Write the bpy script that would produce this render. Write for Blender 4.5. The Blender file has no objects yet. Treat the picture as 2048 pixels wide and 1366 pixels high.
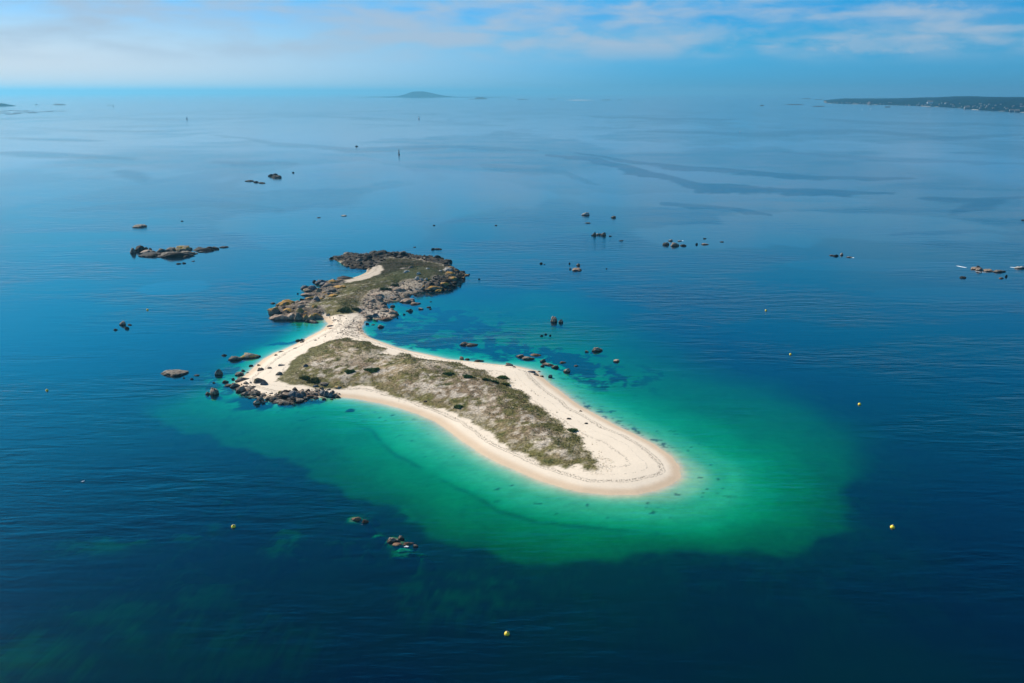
import bpy, bmesh, math, random
import numpy as np
from mathutils import Vector, Matrix, Euler
R = math.radians
random.seed(7)
RNG = np.random.default_rng(11)
sc = bpy.context.scene
col = sc.collection

# ------------------------------------------------------------------ camera
CAM_H, FPX, HOR = 150.0, 1706.67, 184.0          # height m, focal length in px of the 2048 frame, horizon row
PITCH = math.atan((683 - HOR) / FPX)
cam_d = bpy.data.cameras.new('camera'); cam = bpy.data.objects.new('camera', cam_d); col.objects.link(cam)
cam.location = (0, 0, CAM_H); cam.rotation_euler = (math.pi/2 - PITCH, 0, 0)
cam_d.sensor_width = 36; cam_d.lens = 36 * FPX / 2048
cam_d.clip_start = 1; cam_d.clip_end = 250000
sc.camera = cam

# ------------------------------------------------------------------ light
SUN_EL, SUN_AZ = R(40), R(-52)                     # azimuth from +Y (ahead) towards +X; negative = left
sun_dir = Vector((math.sin(SUN_AZ)*math.cos(SUN_EL), math.cos(SUN_AZ)*math.cos(SUN_EL), math.sin(SUN_EL)))
sl = bpy.data.lights.new('sun', 'SUN'); so = bpy.data.objects.new('sun', sl); col.objects.link(so)
sl.energy = 5.0; sl.angle = R(0.5); sl.color = (1.0, 0.92, 0.80)
so.rotation_euler = (-sun_dir).to_track_quat('-Z', 'Y').to_euler(); so.location = (0, 0, 500)

sc.view_settings.view_transform = 'Standard'; sc.view_settings.look = 'None'
sc.view_settings.exposure = 0.45; sc.view_settings.gamma = 1.0; sc.view_settings.use_curve_mapping = False

# ------------------------------------------------------------------ node helpers
class N:
    def __init__(s, tree): s.t = tree; s.n = tree.nodes; s.l = tree.links
    def new(s, typ, **kw):
        n = s.n.new(typ)
        for k, v in kw.items(): setattr(n, k, v)
        return n
    def put(s, sock, v):
        if isinstance(v, bpy.types.NodeSocket): s.l.new(v, sock)
        elif v is not None: sock.default_value = v
    def math(s, op, a, b=None, c=None, clamp=False):
        n = s.new('ShaderNodeMath', operation=op, use_clamp=clamp)
        for i, v in enumerate((a, b, c)):
            if v is not None: s.put(n.inputs[i], v)
        return n.outputs[0]
    def vmath(s, op, a, b=None):
        n = s.new('ShaderNodeVectorMath', operation=op)
        s.put(n.inputs[0], a)
        if b is not None: s.put(n.inputs[1], b)
        return n.outputs['Value'] if op in ('DOT_PRODUCT', 'LENGTH') else n.outputs[0]
    def smooth(s, v, a, b, lo=0.0, hi=1.0):
        n = s.new('ShaderNodeMapRange', interpolation_type='SMOOTHSTEP')
        s.put(n.inputs[0], v)
        for i, x in enumerate((a, b, lo, hi)): s.put(n.inputs[i+1], x)
        return n.outputs[0]
    def mix(s, f, a, b, typ='MIX'):
        n = s.new('ShaderNodeMix', data_type='RGBA', blend_type=typ)
        s.put(n.inputs[0], f); s.put(n.inputs[6], a); s.put(n.inputs[7], b)
        return n.outputs[2]
    def noise(s, vec, scale, detail=3, rough=0.55, dist=0.0, dim='3D'):
        n = s.new('ShaderNodeTexNoise', noise_dimensions=dim)
        if vec is not None: s.put(n.inputs['Vector'], vec)
        n.inputs['Scale'].default_value = scale; n.inputs['Detail'].default_value = detail
        n.inputs['Roughness'].default_value = rough; n.inputs['Distortion'].default_value = dist
        return n.outputs['Fac']
    def comb(s, x, y, z):
        n = s.new('ShaderNodeCombineXYZ')
        for i, v in enumerate((x, y, z)): s.put(n.inputs[i], v)
        return n.outputs[0]
    def sep(s, v):
        n = s.new('ShaderNodeSeparateXYZ'); s.put(n.inputs[0], v); return n.outputs
    def mapping(s, vec, loc=(0,0,0), rot=(0,0,0), scale=(1,1,1)):
        n = s.new('ShaderNodeMapping'); s.put(n.inputs[0], vec)
        n.inputs[1].default_value = loc; n.inputs[2].default_value = rot; n.inputs[3].default_value = scale
        return n.outputs[0]
def C4(c): return (c[0], c[1], c[2], 1.0)
def material(name):
    m = bpy.data.materials.new(name); m.use_nodes = True
    k = N(m.node_tree); k.n.clear()
    out = k.new('ShaderNodeOutputMaterial')
    return m, k, out

# ------------------------------------------------------------------ sky
w = bpy.data.worlds.new('World'); sc.world = w; w.use_nodes = True
k = N(w.node_tree); k.n.clear()
wo = k.new('ShaderNodeOutputWorld'); bg = k.new('ShaderNodeBackground'); bg.inputs[1].default_value = 0.083
sky = k.new('ShaderNodeTexSky', sky_type='NISHITA', sun_disc=False)
sky.sun_elevation = SUN_EL; sky.sun_rotation = SUN_AZ; sky.altitude = 100
sky.air_density = 1.0; sky.dust_density = 0.6; sky.ozone_density = 3.0
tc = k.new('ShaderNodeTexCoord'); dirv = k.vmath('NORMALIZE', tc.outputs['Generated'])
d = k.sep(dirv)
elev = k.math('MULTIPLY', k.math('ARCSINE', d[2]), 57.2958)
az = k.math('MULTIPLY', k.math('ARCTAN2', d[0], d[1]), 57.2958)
skyc = k.mix(1.0, sky.outputs[0], k.mix(k.smooth(elev, 9.0, 16.0), k.mix(k.smooth(elev, 4.5, 8.5), k.mix(k.smooth(elev, .5, 3.5), C4((0.05, .58, 1.36)), C4((.04, .58, 1.12))), C4((.05, 1.0, 1.32))), k.mix(k.smooth(elev, 20.0, 40.0), C4((0.0, 1.3, 1.85)), C4((0.01, 0.30, 0.50)))), 'MULTIPLY')  # unseen sky above the frame brightened blue-green for water reflections, dimmed overhead
# thin high veil, denser towards the sun side, and layered cloud seen edge-on
p = k.comb(k.math('MULTIPLY', az, 0.06), k.math('MULTIPLY', elev, 0.36), 0.7)
n1 = k.noise(p, 1.5, 3, 0.5, 0.3)
p2 = k.comb(k.math('MULTIPLY', az, 0.20), k.math('MULTIPLY', elev, 0.80), 3.7)
n2 = k.noise(p2, 1.3, 4, 0.5, 0.3)
side = k.smooth(az, -34.0, 14.0, 1.0, 0.0)
veil = k.math('MULTIPLY', k.math('ADD', k.math('MULTIPLY', side, 0.90), 0.06), k.smooth(elev, 1.0, 7.5, 1.0, 0.0))
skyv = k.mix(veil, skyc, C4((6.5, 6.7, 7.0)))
n3 = k.noise(k.comb(k.math('MULTIPLY', az, .5), k.math('MULTIPLY', elev, 1.0), 9.1), 1.6, 5, .6, .2)
def blob(a0, e0, wa, we):
    da = k.math('DIVIDE', k.math('SUBTRACT', az, a0), wa); de = k.math('DIVIDE', k.math('SUBTRACT', elev, e0), we)
    return k.smooth(k.math('ADD', k.math('ADD', k.math('MULTIPLY', da, da), k.math('MULTIPLY', de, de)), k.math('MULTIPLY', k.math('SUBTRACT', n3, .5), 1.8)), 0.0, 1.0, 1.0, 0.0)
cl = k.math('ADD', k.math('MULTIPLY', n1, 0.55), k.math('MULTIPLY', n2, 0.55))
cm = k.math('MULTIPLY', k.smooth(cl, 0.40, 0.70), k.math('MULTIPLY', k.smooth(elev, 1.3, 3.0), k.smooth(elev, 6.5, 13.0, 1.0, .0)))
for a0, e0, wa, we, st in ((22.5, 2.75, 6.0, 0.85, .62), (11.5, 3.4, 4.2, 1.1, .5), (-11, 4.7, 9, .9, .4), (2, 3.9, 9, .8, .35),
                       (24, 4.1, 9, .7, .38), (30.3, 2.8, 1.1, .75, .75), (17, 5.4, 5, .5, .3)):
    e = k.math('MULTIPLY', blob(a0, e0, wa, we), k.math('MULTIPLY', k.smooth(n2, 0.22, 0.62, .35, 1.0), st * 1.2))
    cm = k.math('MAXIMUM', cm, e)
gap = k.math('MAXIMUM', blob(27.5, 5.3, 9.0, 1.1), k.math('MAXIMUM', blob(6.5, 5.6, 4.0, .6), blob(29.5, 3.9, 3.0, .5)))
cm = k.math('MULTIPLY', k.math('MULTIPLY', cm, 0.85), k.math('SUBTRACT', 1.0, k.math('MULTIPLY', gap, .8)))
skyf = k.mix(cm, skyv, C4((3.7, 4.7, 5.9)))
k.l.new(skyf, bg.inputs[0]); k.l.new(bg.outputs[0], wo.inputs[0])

HAZE_D = 4.2e-5; HAZE_C = (.20, .57, .79, 1.0)
# ------------------------------------------------------------------ numeric helpers
SF, CF = math.sin(PITCH), math.cos(PITCH)
def at(px, py, z=0.0):
    """Ground point at height z seen in the 2048 x 1366 frame."""
    dx = (px - 1024) / FPX; dy = -(py - 683) / FPX
    v = (dx, CF + dy*SF, -SF + dy*CF)
    t = (z - CAM_H) / v[2]
    return v[0]*t, v[1]*t
def slant(x, y): return math.sqrt(x*x + y*y + CAM_H**2)
def poly(pts, z=0.0): return np.array([at(a, b, z) for a, b in pts])

def _h(ix, iy, s):
    n = (ix.astype(np.int64)*374761393 + iy.astype(np.int64)*668265263 + s*974634777) & 0xffffffff
    n = ((n ^ (n >> 13)) * 1274126177) & 0xffffffff
    return ((n ^ (n >> 16)) & 0xffff) / 65535.0
def vnoise(x, y, s=0):
    ix = np.floor(x); iy = np.floor(y); fx = x-ix; fy = y-iy
    fx = fx*fx*(3-2*fx); fy = fy*fy*(3-2*fy)
    a = _h(ix, iy, s); b = _h(ix+1, iy, s); c = _h(ix, iy+1, s); dd = _h(ix+1, iy+1, s)
    return (a*(1-fx)+b*fx)*(1-fy) + (c*(1-fx)+dd*fx)*fy
def fbm(x, y, wl, oct=4, s=0, gain=.5):
    t = 0; a = 1; n = 0; f = 1.0/wl
    for i in range(oct):
        ca, sa = math.cos(i*.9), math.sin(i*.9)
        t = t + a*vnoise((x*ca-y*sa)*f+17.3*i, (x*sa+y*ca)*f-9.1*i, s+i); n += a; a *= gain; f *= 2.03
    return t/n
def sst(v, a, b):
    t = np.clip((v-a)/(b-a), 0, 1); return t*t*(3-2*t)
def sdf(P, x, y):
    """Signed distance to a closed polygon, positive inside."""
    d2 = np.full(x.shape, 1e12); ins = np.zeros(x.shape, bool); n = len(P)
    for i in range(n):
        ax, ay = P[i]; bx, by = P[(i+1) % n]
        ex, ey = bx-ax, by-ay; wx, wy = x-ax, y-ay
        t = np.clip((wx*ex + wy*ey)/(ex*ex+ey*ey+1e-9), 0, 1)
        d2 = np.minimum(d2, (wx-ex*t)**2 + (wy-ey*t)**2)
        if ay != by:
            c = ((ay > y) != (by > y)) & (x < (bx-ax)*(y-ay)/(by-ay)+ax); ins ^= c
    dd = np.sqrt(d2); return np.where(ins, dd, -dd)

# ------------------------------------------------------------------ outlines, read off the photograph
SHORE = [(1360,955),(1358,933),(1342,914),(1309,889),(1273,870),(1232,851),(1191,829),(1164,815),(1137,796),(1118,780),(1105,772),
 (1092,761),(1081,752),(1074,742),(1050,736),(1025,731),(999,730),(964,726),(917,721),(894,718.6),(858,710),(823,703),(793,695),
 (758,682),(739,674),(728.5,664.5),(725,653),(730,643),(742,638),(760,640),(781,637),(797,630),(790,621),(772,616),(768,607),(785,602),(800,603),(808,598),
 (815,592),(833,589),(851,583),(875,583.7),(908,578),(929,561),(933,548),(913,538),(900,531),(896,521),(876,515),(840,512),(816,506),(781,506),
 (762,504),(734,508.7),(694,507.5),(673,514.5),(652,518),(673,521),(687,530),(711,537),(734,538),(731,545),(716,552),(694,559),(680,560),
 (669,560),(640,563),(628,567),(645,573),(640,578),(622,573),(606,573),(606,580),(625,585),(600,588),(630,594),(625,600),(594,604),(575,612),
 (548,614),(537.5,620),(542,629),(582,637),(617,643),(631,639),(650,639),(657,648),(645,660),(617,674),(594,687),(570,698),(547,707),
 (528,718),(512,730),(500,742),(490,751),(475,762),(470,770),(480,783),(500,792),(530,797),(560,803),(591,805),(612,797),(640,794),(671,794),
 (708,797),(755,805),(802,817),(837,828),(870,843),(894,859),(929,885),(964,908),(999,927),(1034,943),(1081,962),(1128,976),(1164,984),
 (1219,989),(1273,989),(1314,981),(1342,969)]
VEG = [(692,673),(661,678),(626,695),(598,711),(577,724),(574,731),(560,747),(553,758),(579,764),(602,768),(621,772),(650,771),(687,771),
 (708,767),(741,768),(764,777),(792,788),(825,798),(860,805),(886,811),(912,829),(933,836),(959,855),(983,867),(1011,886),(1041,897),
 (1069,911),(1100,923),(1133,930),(1161,924),(1175,931),(1190,934),(1196,920),(1187,916),(1184,904),(1166,886),(1156,870),(1137,858),(1112,834),
 (1083,815),(1065,801),(1046,783),(1025,776),(1016,764),(1001,758),(978,751),(964,741),(931,734),(912,729),(882,726),(847,718),
 (814,708),(797,706),(790,713),(768,711),(776,698),(746,691),(715,681)]
NVEG = [(619,620),(640,608),(669,595),(683,583),(687,567),(722,564),(746,555),(765,545),(760,529),(781,523),(823,524),(851,528),(889,537),
 (894,552),(886,566),(851,573),(805,574),(781,585),(753,583),(737,585),(732,599),(718,611),(716,624),(687,628),(659,629),(640,623)]
SHELF = [(300,790),(315,822),(380,858),(470,885),(560,903),(600,930),(640,960),(700,985),(760,995),(800,1005),(850,1035),(880,1055),
 (920,1065),(980,1080),(1010,1098),(1100,1112),(1250,1103),(1400,1095),(1500,1090),(1600,1083),(1660,1062),(1690,1020),(1700,970),
 (1722,930),(1745,885),(1740,855),(1690,815),(1620,775),(1560,745),(1480,725),(1420,700),(1350,670),(1290,640),(1240,600),(1170,575),
 (1050,565),(980,585),(945,590),(955,560),(940,538),(905,512),(850,500),(760,497),(690,498),(640,512),(660,528),(640,550),(600,560),(560,590),(525,612),
 (525,630),(560,648),(520,660),(470,680),(420,705),(395,740),(340,765)]
BRIGHT = [(640,812),(700,833),(745,855),(800,905),(850,937),(900,965),(950,988),(1000,1014),(1060,1030),(1150,1040),(1250,1050),(1350,1058),
 (1430,1050),(1500,1018),(1530,975),(1524,940),(1490,915),(1430,886),(1370,858),(1300,832),(1240,800),(1200,772),(1160,755),(1130,735),
 (1090,715),(1030,716),(960,712),(900,704),(850,694),(800,684),(762,673),(740,664),(733,655),(738,646),(700,640),(650,600),(600,600),(570,625),(590,642),
 (600,655),(560,680),(520,695),(480,722),(452,745),(440,770),(445,785),(480,800),(540,815),(600,812)]
ROCKS_N = [(650,517),(675,512),(695,507),(735,508),(763,503),(785,505),(812,504),(840,511),(880,514),(900,520),(893,531),(850,527),(835,522),(780,519),(750,533),(730,539),(705,537),(680,523)]
ROCKS_E = [(889,533),(905,535),(915,541),(934,548),(930,560),(905,578),(875,584),(845,583),(850,575),(893,566),(898,552)]
ROCKS_C = [(735,600),(752,585),(780,582),(805,574),(850,574),(848,583),(835,592),(812,604),(775,606),(775,615),(796,625),(790,634),(745,640),(727,636),(716,625)]
ROCKS_W = [(540,618),(560,612),(600,602),(628,594),(600,588),(606,576),(640,576),(628,562),(680,560),(690,566),(684,582),(668,593),(640,606),(620,620),(640,624),(655,630),(625,643),(580,637),(542,628)]
ROCKS_S = [(470,768),(490,768),(520,785),(545,790),(560,786),(600,785),(640,780),(675,786),(680,794),(640,797),(600,803),(570,808),(535,802),(500,795),(478,785)]
pShore, pVeg, pNVeg, pShelf, pBright = poly(SHORE), poly(VEG, 3.0), poly(NVEG, 3.0), poly(SHELF), poly(BRIGHT)
pBay = poly([(668,567),(690,560),(700,553),(718,547),(733,539),(750,531),(766,533),(768,541),(752,552),(730,560),(700,566)], 1.5)
pRocks = [poly(q, .5) for q in (ROCKS_N, ROCKS_E, ROCKS_C, ROCKS_W, ROCKS_S)]
# underwater features: (px, py, radius x px, radius y px, depth m, bottom) bottom: s sand, w weed, r rock
FEAT = [(712,1038,22,9,.35,'r'),(730,1042,14,6,.6,'r'),(790,1080,30,14,.35,'r'),(808,1103,30,14,.8,'r'),(757,1069,18,7,1.0,'r'),(848,1107,14,9,1.9,'r'),
 (665,1076,26,8,1.8,'r'),(700,1078,18,7,1.7,'r'),(735,1093,8,6,1.6,'r'),(740,1027,14,4,1.8,'r'),(800,1020,16,7,2.1,'r'),
 (568,1072,40,34,3.2,'s'),(450,992,16,6,2.6,'s'),(390,966,9,6,2.8,'s'),(500,995,8,4,3.0,'s'),(300,1003,16,6,3.4,'s'),(440,1030,34,12,3.8,'s'),(370,1065,60,26,4.1,'s'),
 (180,1075,120,36,4.7,'s'),(235,1075,50,26,4.2,'s'),(330,1180,160,70,4.9,'s'),(120,1280,150,110,5.0,'s'),(500,1280,150,80,5.7,'s'),
 (30,1300,60,120,4.4,'s'),(900,1170,120,50,4.4,'s'),(420,750,24,8,1.4,'w'),(440,760,22,10,.8,'w'),(455,778,18,10,.7,'w')]
WEEDF = [(1170,735,60,26,.8),(1130,715,50,14,.9),(1070,700,90,14,.75),(1000,690,70,16,.6),(860,680,60,20,.85),(790,660,60,22,.95),(900,650,90,26,.7),
 (1230,765,60,22,.55),(1290,740,70,22,.4),(950,650,120,40,.55),(430,740,40,14,.8),(420,765,40,12,.7),(500,800,50,12,.9),(520,806,40,8,.95),
 (580,803,36,9,.9),(640,800,24,7,.7),(560,684,34,5,.9),(600,678,16,5,.7),(470,735,30,10,.5),(880,620,60,25,.8),(1110,790,20,14,.5),
 (1010,715,30,7,.7),(650,700,1,1,0),(930,716,20,5,.6),(700,818,16,4,1.1),(545,805,24,7,1.0),(505,797,24,6,.9),(1230,862,70,10,.25)]

def layers(x, y):
    """land height / sea depth and ground-cover masks at world points."""
    s0 = sdf(pShore, x, y)
    rk = np.full(x.shape, -1e9)
    for P, q in zip(pRocks, (0, 0, 0, 1.5, 3.5)): rk = np.maximum(rk, sdf(P, x, y) - q)
    rockz = sst(rk + (fbm(x, y, 9, 3, 5)-.5)*9, -3, 2.5)
    s = s0 + (fbm(x, y, 14, 4, 1)-.5)*(1.2 + 7*rockz)
    v = sdf(pVeg, x, y) + (fbm(x, y, 10, 5, 21, .62)-.5)*11
    nv = sdf(pNVeg, x, y) + (fbm(x, y, 8, 3, 22)-.5)*8
    veg = np.maximum(sst(v, -.4, .8), sst(nv, -.6, 1.2)*(1-.75*rockz))
    north = sst(y, at(690,634)[1], at(690,626)[1]); bay = sst(sdf(pBay, x, y) + (fbm(x, y, 7, 3, 23)-.5)*8, -1, 1.5)
    turf = north*(1-bay)*sst(s, .8, 2.5)*(1-.8*rockz)
    veg = np.maximum(veg*(1-north*bay), turf)
    # land
    h = 2.5*(1-np.exp(-np.maximum(s, 0)/11))
    dn = fbm(x, y, 26, 4, 31); rid = 1-np.abs(2*fbm(x*1.0, y*1.4, 17, 3, 33)-1)
    h = h + sst(v, -1, 16)*(1.0 + 3.2*(dn-.3) + 1.4*(rid-.6))
    h = h + sst(nv, -3, 24)*(2.6 + 3*(dn-.4))
    kx, ky = at(866, 556, 3); kn = np.exp(-(((x-kx)/24)**2+((y-ky)/34)**2)); h = h + 5.5*kn*sst(s, 0, 10)
    for (px, py, rx, ry, hh) in ((720,705,26,26,2.6),(835,745,30,22,1.8),(880,735,34,18,1.4),(670,612,26,22,2.5),(765,590,18,14,2.2)):
        qx, qy = at(px, py, 3); h = h + hh*np.exp(-(((x-qx)/rx)**2+((y-qy)/ry)**2))*sst(s, 0, 9)
    rockz = rockz*(1-.6*sst(sdf(pRocks[2], x, y), -1, 4)); rel = fbm(x, y, 5.5, 4, 41, .55); bl = np.abs(2*fbm(x+y*.6, y-x*.2, 7.0, 3, 43)-1)
    h = h + rockz*sst(s, -3, 5)*((rel-.42)*2.6 + (bl-.25)*1.2 + 1.6*(fbm(x, y, 2.6, 2, 45, .7)-.5) + .3)
    # sea bed
    o = np.maximum(-s, 0)
    b = sdf(pBright, x, y) + (fbm(x, y, 30, 4, 51, .5)-.5)*7
    e0 = sdf(pShelf, x, y)
    near = sst(y - (x-60)*.0, 455, 380)*sst(x, 190, 120)
    e = e0 + (fbm(x, y, 34, 4, 61)-.5)*(26 - 6*near) + (fbm(x, y, 9, 3, 63, .6)-.5)*7
    scx0 = sst(x, at(700,830)[0], at(760,860)[0])*sst(x, at(1400,1040)[0], at(1180,1035)[0])*near
    t = o/(o + np.maximum(b, 0) + 1e-3)
    dB = np.where(b > 0, 1.15*np.power(t, .82), 1.15)
    u = np.where(b <= 0, (-b)/((-b) + np.maximum(e, 0) + 1e-3), 0)
    dS = .55*sst(-b, -2 - 5*(1-scx0), 5 + 12*(1-scx0)) + (1.55 + 1.25*(1-near))*u - .3*np.exp(-((b+14)/8)**2)*near
    dO = sst(-e, 0, 12)*.9 + 4.2*sst(-e, 0, 80)*(.5+fbm(x, y, 80, 3, 71))
    tipx, tipy = at(1330, 960); tipd = np.exp(-(((x-tipx)/75)**2+((y-tipy)/75)**2))
    dep = dB + dS + dO + (.05*tipd + .03)*np.sin(b/2.3 + 2*fbm(x, y, 20, 2, 83))*sst(-s, 3, 10)*near
    dep = dep + (fbm(x, y, 22, 3, 81)-.5)*.35*sst(dep, .5, 2)
    dep = dep*(1-.25*rockz)
    sand = sst(e, -2 - 16*(1-near), 3.5 + 40*(1-near))
    weed = 1-sand*.88-.12*sst(e, -45, 0)
    weed = weed*(1-.16*(1-sand)*sst(fbm(x, y, 6, 4, 65, .65), .42, .66))
    wn = fbm(x, y*.8, 7, 4, 91, .65)
    wf = np.zeros(x.shape); cut = rockz*.5
    for (px, py, rx, ry, a) in WEEDF:
        qx, qy = at(px, py); sx = rx*slant(qx, qy)/FPX; x2, y2 = at(px, py+ry); sy = abs(qy-y2)
        wf = wf + a*np.exp(-(((x-qx)/sx)**2+((y-qy)/sy)**2))
    wf = np.clip(wf, 0, 1.1)
    weed = np.maximum(weed, sst(wn + .28*np.maximum(wf, cut) + .12*(fbm(x, y, 2.6, 2, 93, .7)-.5), .65, .73)*np.clip(wf*1.6 + cut, 0, 1))
    scx = sst(x, at(700,830)[0], at(760,860)[0])*sst(x, at(1330,1040)[0], at(1180,1035)[0])
    weed = np.maximum(weed, .42*scx*near*np.exp(-((b+1.0)/1.15)**2)*sst(fbm(x, y, 16, 3, 97), .25, .50))
    weed = np.maximum(weed, .22*sst(fbm(x*.8, y, 5, 4, 99, .65), .60, .70)*sst(e0, 55, 10)*sst(e0, -5, 10)*sst(x, -40, -90))
    # sparse drifting weed clots on the shallows round the point
    cl = fbm(x, y, 3.2, 2, 95, .6)
    weed = np.maximum(weed, .8*sst(cl, .80, .86)*sst(s, -34, -8)*sst(-s, 2, 8)*near)
    nex, ney = at(1150, 805); fl = fbm(x, y, 2.6, 3, 98, .62)
    weed = np.maximum(weed, .85*sst(fl, .56, .64)*sst(-s, .8, 2.2)*sst(-s, 9, 4)*sst(x - .45*(y-ney), nex-12, nex+6)*sst(y, at(1342,914)[1], at(1300,885)[1]))
    rkb = np.zeros(x.shape)
    for (px, py, rx, ry, dd, kind) in FEAT:
        qx, qy = at(px, py); sx = rx*slant(qx, qy)/FPX; x2, y2 = at(px, py+ry); sy = abs(qy-y2)
        r2 = ((x-qx)/sx)**2+((y-qy)/sy)**2
        wv = (fbm(x, y, 5, 4, 101, .6)-.5)*(1.6 if kind != 's' else 2.4)
        m = sst(r2+wv, 1.3, .45) if kind != 's' else sst(r2+wv*1.2, 1.9, .1)
        if kind == 'r': dd = dd + 1.2*(fbm(x, y, 2.4, 3, 103)-.4)*(dd > .5)
        dep = dep*(1-m) + dd*m
        if kind == 's': weed = weed*(1-m*.8*sst(fbm(x, y, 7, 5, 107, .7), .38, .60))
        elif kind == 'r': rkb = np.maximum(rkb, m)
        else: weed = np.maximum(weed, m*sst(wn, .35, .55))
    z = np.where(s > 0, h, -np.maximum(dep, 0)*sst(-s, 0, .5) + rockz*np.maximum(0, (rel-.5)*2.2 + (bl-.3))*sst(s, -9, 0))
    return dict(z=z, s=s, s0=s0, v=v, nv=nv, veg=veg, rock=np.maximum(rockz*sst(s, -8, -1), 0), north=north, dep=np.maximum(dep, .0), weed=np.clip(weed, 0, 1), rkb=rkb, near=near, kn=kn)

def axis(lo, hi, step, far_lo, far_hi, g=1.04):
    a = list(np.arange(lo, hi+1e-6, step)); st = step; v = hi
    while v < far_hi: st *= g; v += st; a.append(v)
    st = step; v = lo; pre = []
    while v > far_lo: st *= g; v -= st; pre.append(v)
    return np.array(pre[::-1] + a)

def grid_mesh(name, xs, ys, z):
    nx, ny = len(xs), len(ys)
    X, Y = np.meshgrid(xs, ys); co = np.stack([X.ravel(), Y.ravel(), z.ravel()], 1).astype(np.float32)
    i = np.arange(nx*ny).reshape(ny, nx)
    f = np.stack([i[:-1,:-1], i[:-1,1:], i[1:,1:], i[1:,:-1]], -1).reshape(-1, 4)
    me = bpy.data.meshes.new(name)
    me.vertices.add(len(co)); me.vertices.foreach_set('co', co.ravel())
    me.loops.add(f.size); me.loops.foreach_set('vertex_index', f.ravel().astype(np.int32))
    me.polygons.add(len(f)); me.polygons.foreach_set('loop_start', np.arange(0, f.size, 4, dtype=np.int32))
    me.polygons.foreach_set('use_smooth', np.ones(len(f), bool))
    me.update(calc_edges=True)
    return me
def fattr(me, name, arr):
    a = me.attributes.new(name, 'FLOAT', 'POINT'); a.data.foreach_set('value', arr.ravel().astype(np.float32))
def cattr(me, name, rgb):
    a = me.attributes.new(name, 'FLOAT_COLOR', 'POINT')
    c = np.ones((rgb.shape[0], 4), np.float32); c[:, :3] = rgb; a.data.foreach_set('color', c.ravel())
def link(name, me, mats, parent=None):
    o = bpy.data.objects.new(name, me); col.objects.link(o)
    for m in (mats if isinstance(mats, (list, tuple)) else [mats]): me.materials.append(m)
    if parent: o.parent = parent
    return o
def tag(o, label=None, cat=None, group=None, kind=None):
    if label: o['label'] = label
    if cat: o['category'] = cat
    if group: o['group'] = group
    if kind: o['kind'] = kind
    return o

# ------------------------------------------------------------------ terrain: island and sea bed in one sheet
GX0, GX1, GY0, GY1 = -275.0, 245.0, 262.0, 905.0
xs = axis(GX0, GX1, 1.1, -90000, 90000, 1.09); ys = axis(GY0, GY1, 1.1, -20000, 95000, 1.09)
X, Y = np.meshgrid(xs, ys)
inn = (X > -700) & (X < 700) & (Y > 120) & (Y < 1400)
L = {}
sub = layers(X[inn], Y[inn])
for kk, vv in sub.items():
    a = np.zeros(X.shape); a[inn] = vv
    L[kk] = a
L['z'][~inn] = -5.0; L['weed'][~inn] = 1; L['s'][~inn] = -400; L['dep'][~inn] = 5
Z = L['z']
tm = grid_mesh('terrain', xs, ys, Z)
jx0 = np.searchsorted(xs, GX0+1e-6); jy0 = np.searchsorted(ys, GY0+1e-6)
def hz(x, y):
    i = np.clip(np.searchsorted(xs, x)-1, 0, len(xs)-2); j = np.clip(np.searchsorted(ys, y)-1, 0, len(ys)-2)
    fx = (x-xs[i])/(xs[i+1]-xs[i]); fy = (y-ys[j])/(ys[j+1]-ys[j])
    return (Z[j,i]*(1-fx)+Z[j,i+1]*fx)*(1-fy)+(Z[j+1,i]*(1-fx)+Z[j+1,i+1]*fx)*fy
def samp(name, x, y):
    A = L[name]
    i = np.clip(np.searchsorted(xs, x)-1, 0, len(xs)-2); j = np.clip(np.searchsorted(ys, y)-1, 0, len(ys)-2)
    return A[j, i]
def on_ground(px, py):
    z = 0.0
    for _ in range(8):
        x, y = at(px, py, z); z = .5*z + .5*max(0.0, float(hz(x, y)))
    return x, y, z

# ground colours (albedo)
def mixc(a, b, m): return a*(1-m[:, None]) + np.asarray(b)[None, :]*m[:, None] if np.ndim(b) == 1 else a*(1-m[:, None]) + b*m[:, None]
xf, yf = X.ravel(), Y.ravel(); g = {kk: vv.ravel() for kk, vv in L.items()}
n = len(xf)
dry = np.array([.71, .60, .475]); wet = np.array([.58, .44, .31])
base = np.tile(dry, (n, 1))
base = mixc(base, wet, sst(g['s'], 5.5, 2.0)*(g['s'] > -60))
base = base*(1 + (fbm(xf, yf, 7, 3, 111)-.5)*.10)[:, None]
# pinkish gravel by the isthmus and on the east side of the small headland
gx, gy = at(712, 655, 1.5); gm = np.exp(-(((xf-gx)/11)**2+((yf-gy)/26)**2))
base = mixc(base, (.30, .24, .19), np.clip(gm*1.2, 0, 1)*sst(fbm(xf, yf, 2.6, 3, 113, .7), .46, .56)*.9)
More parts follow.
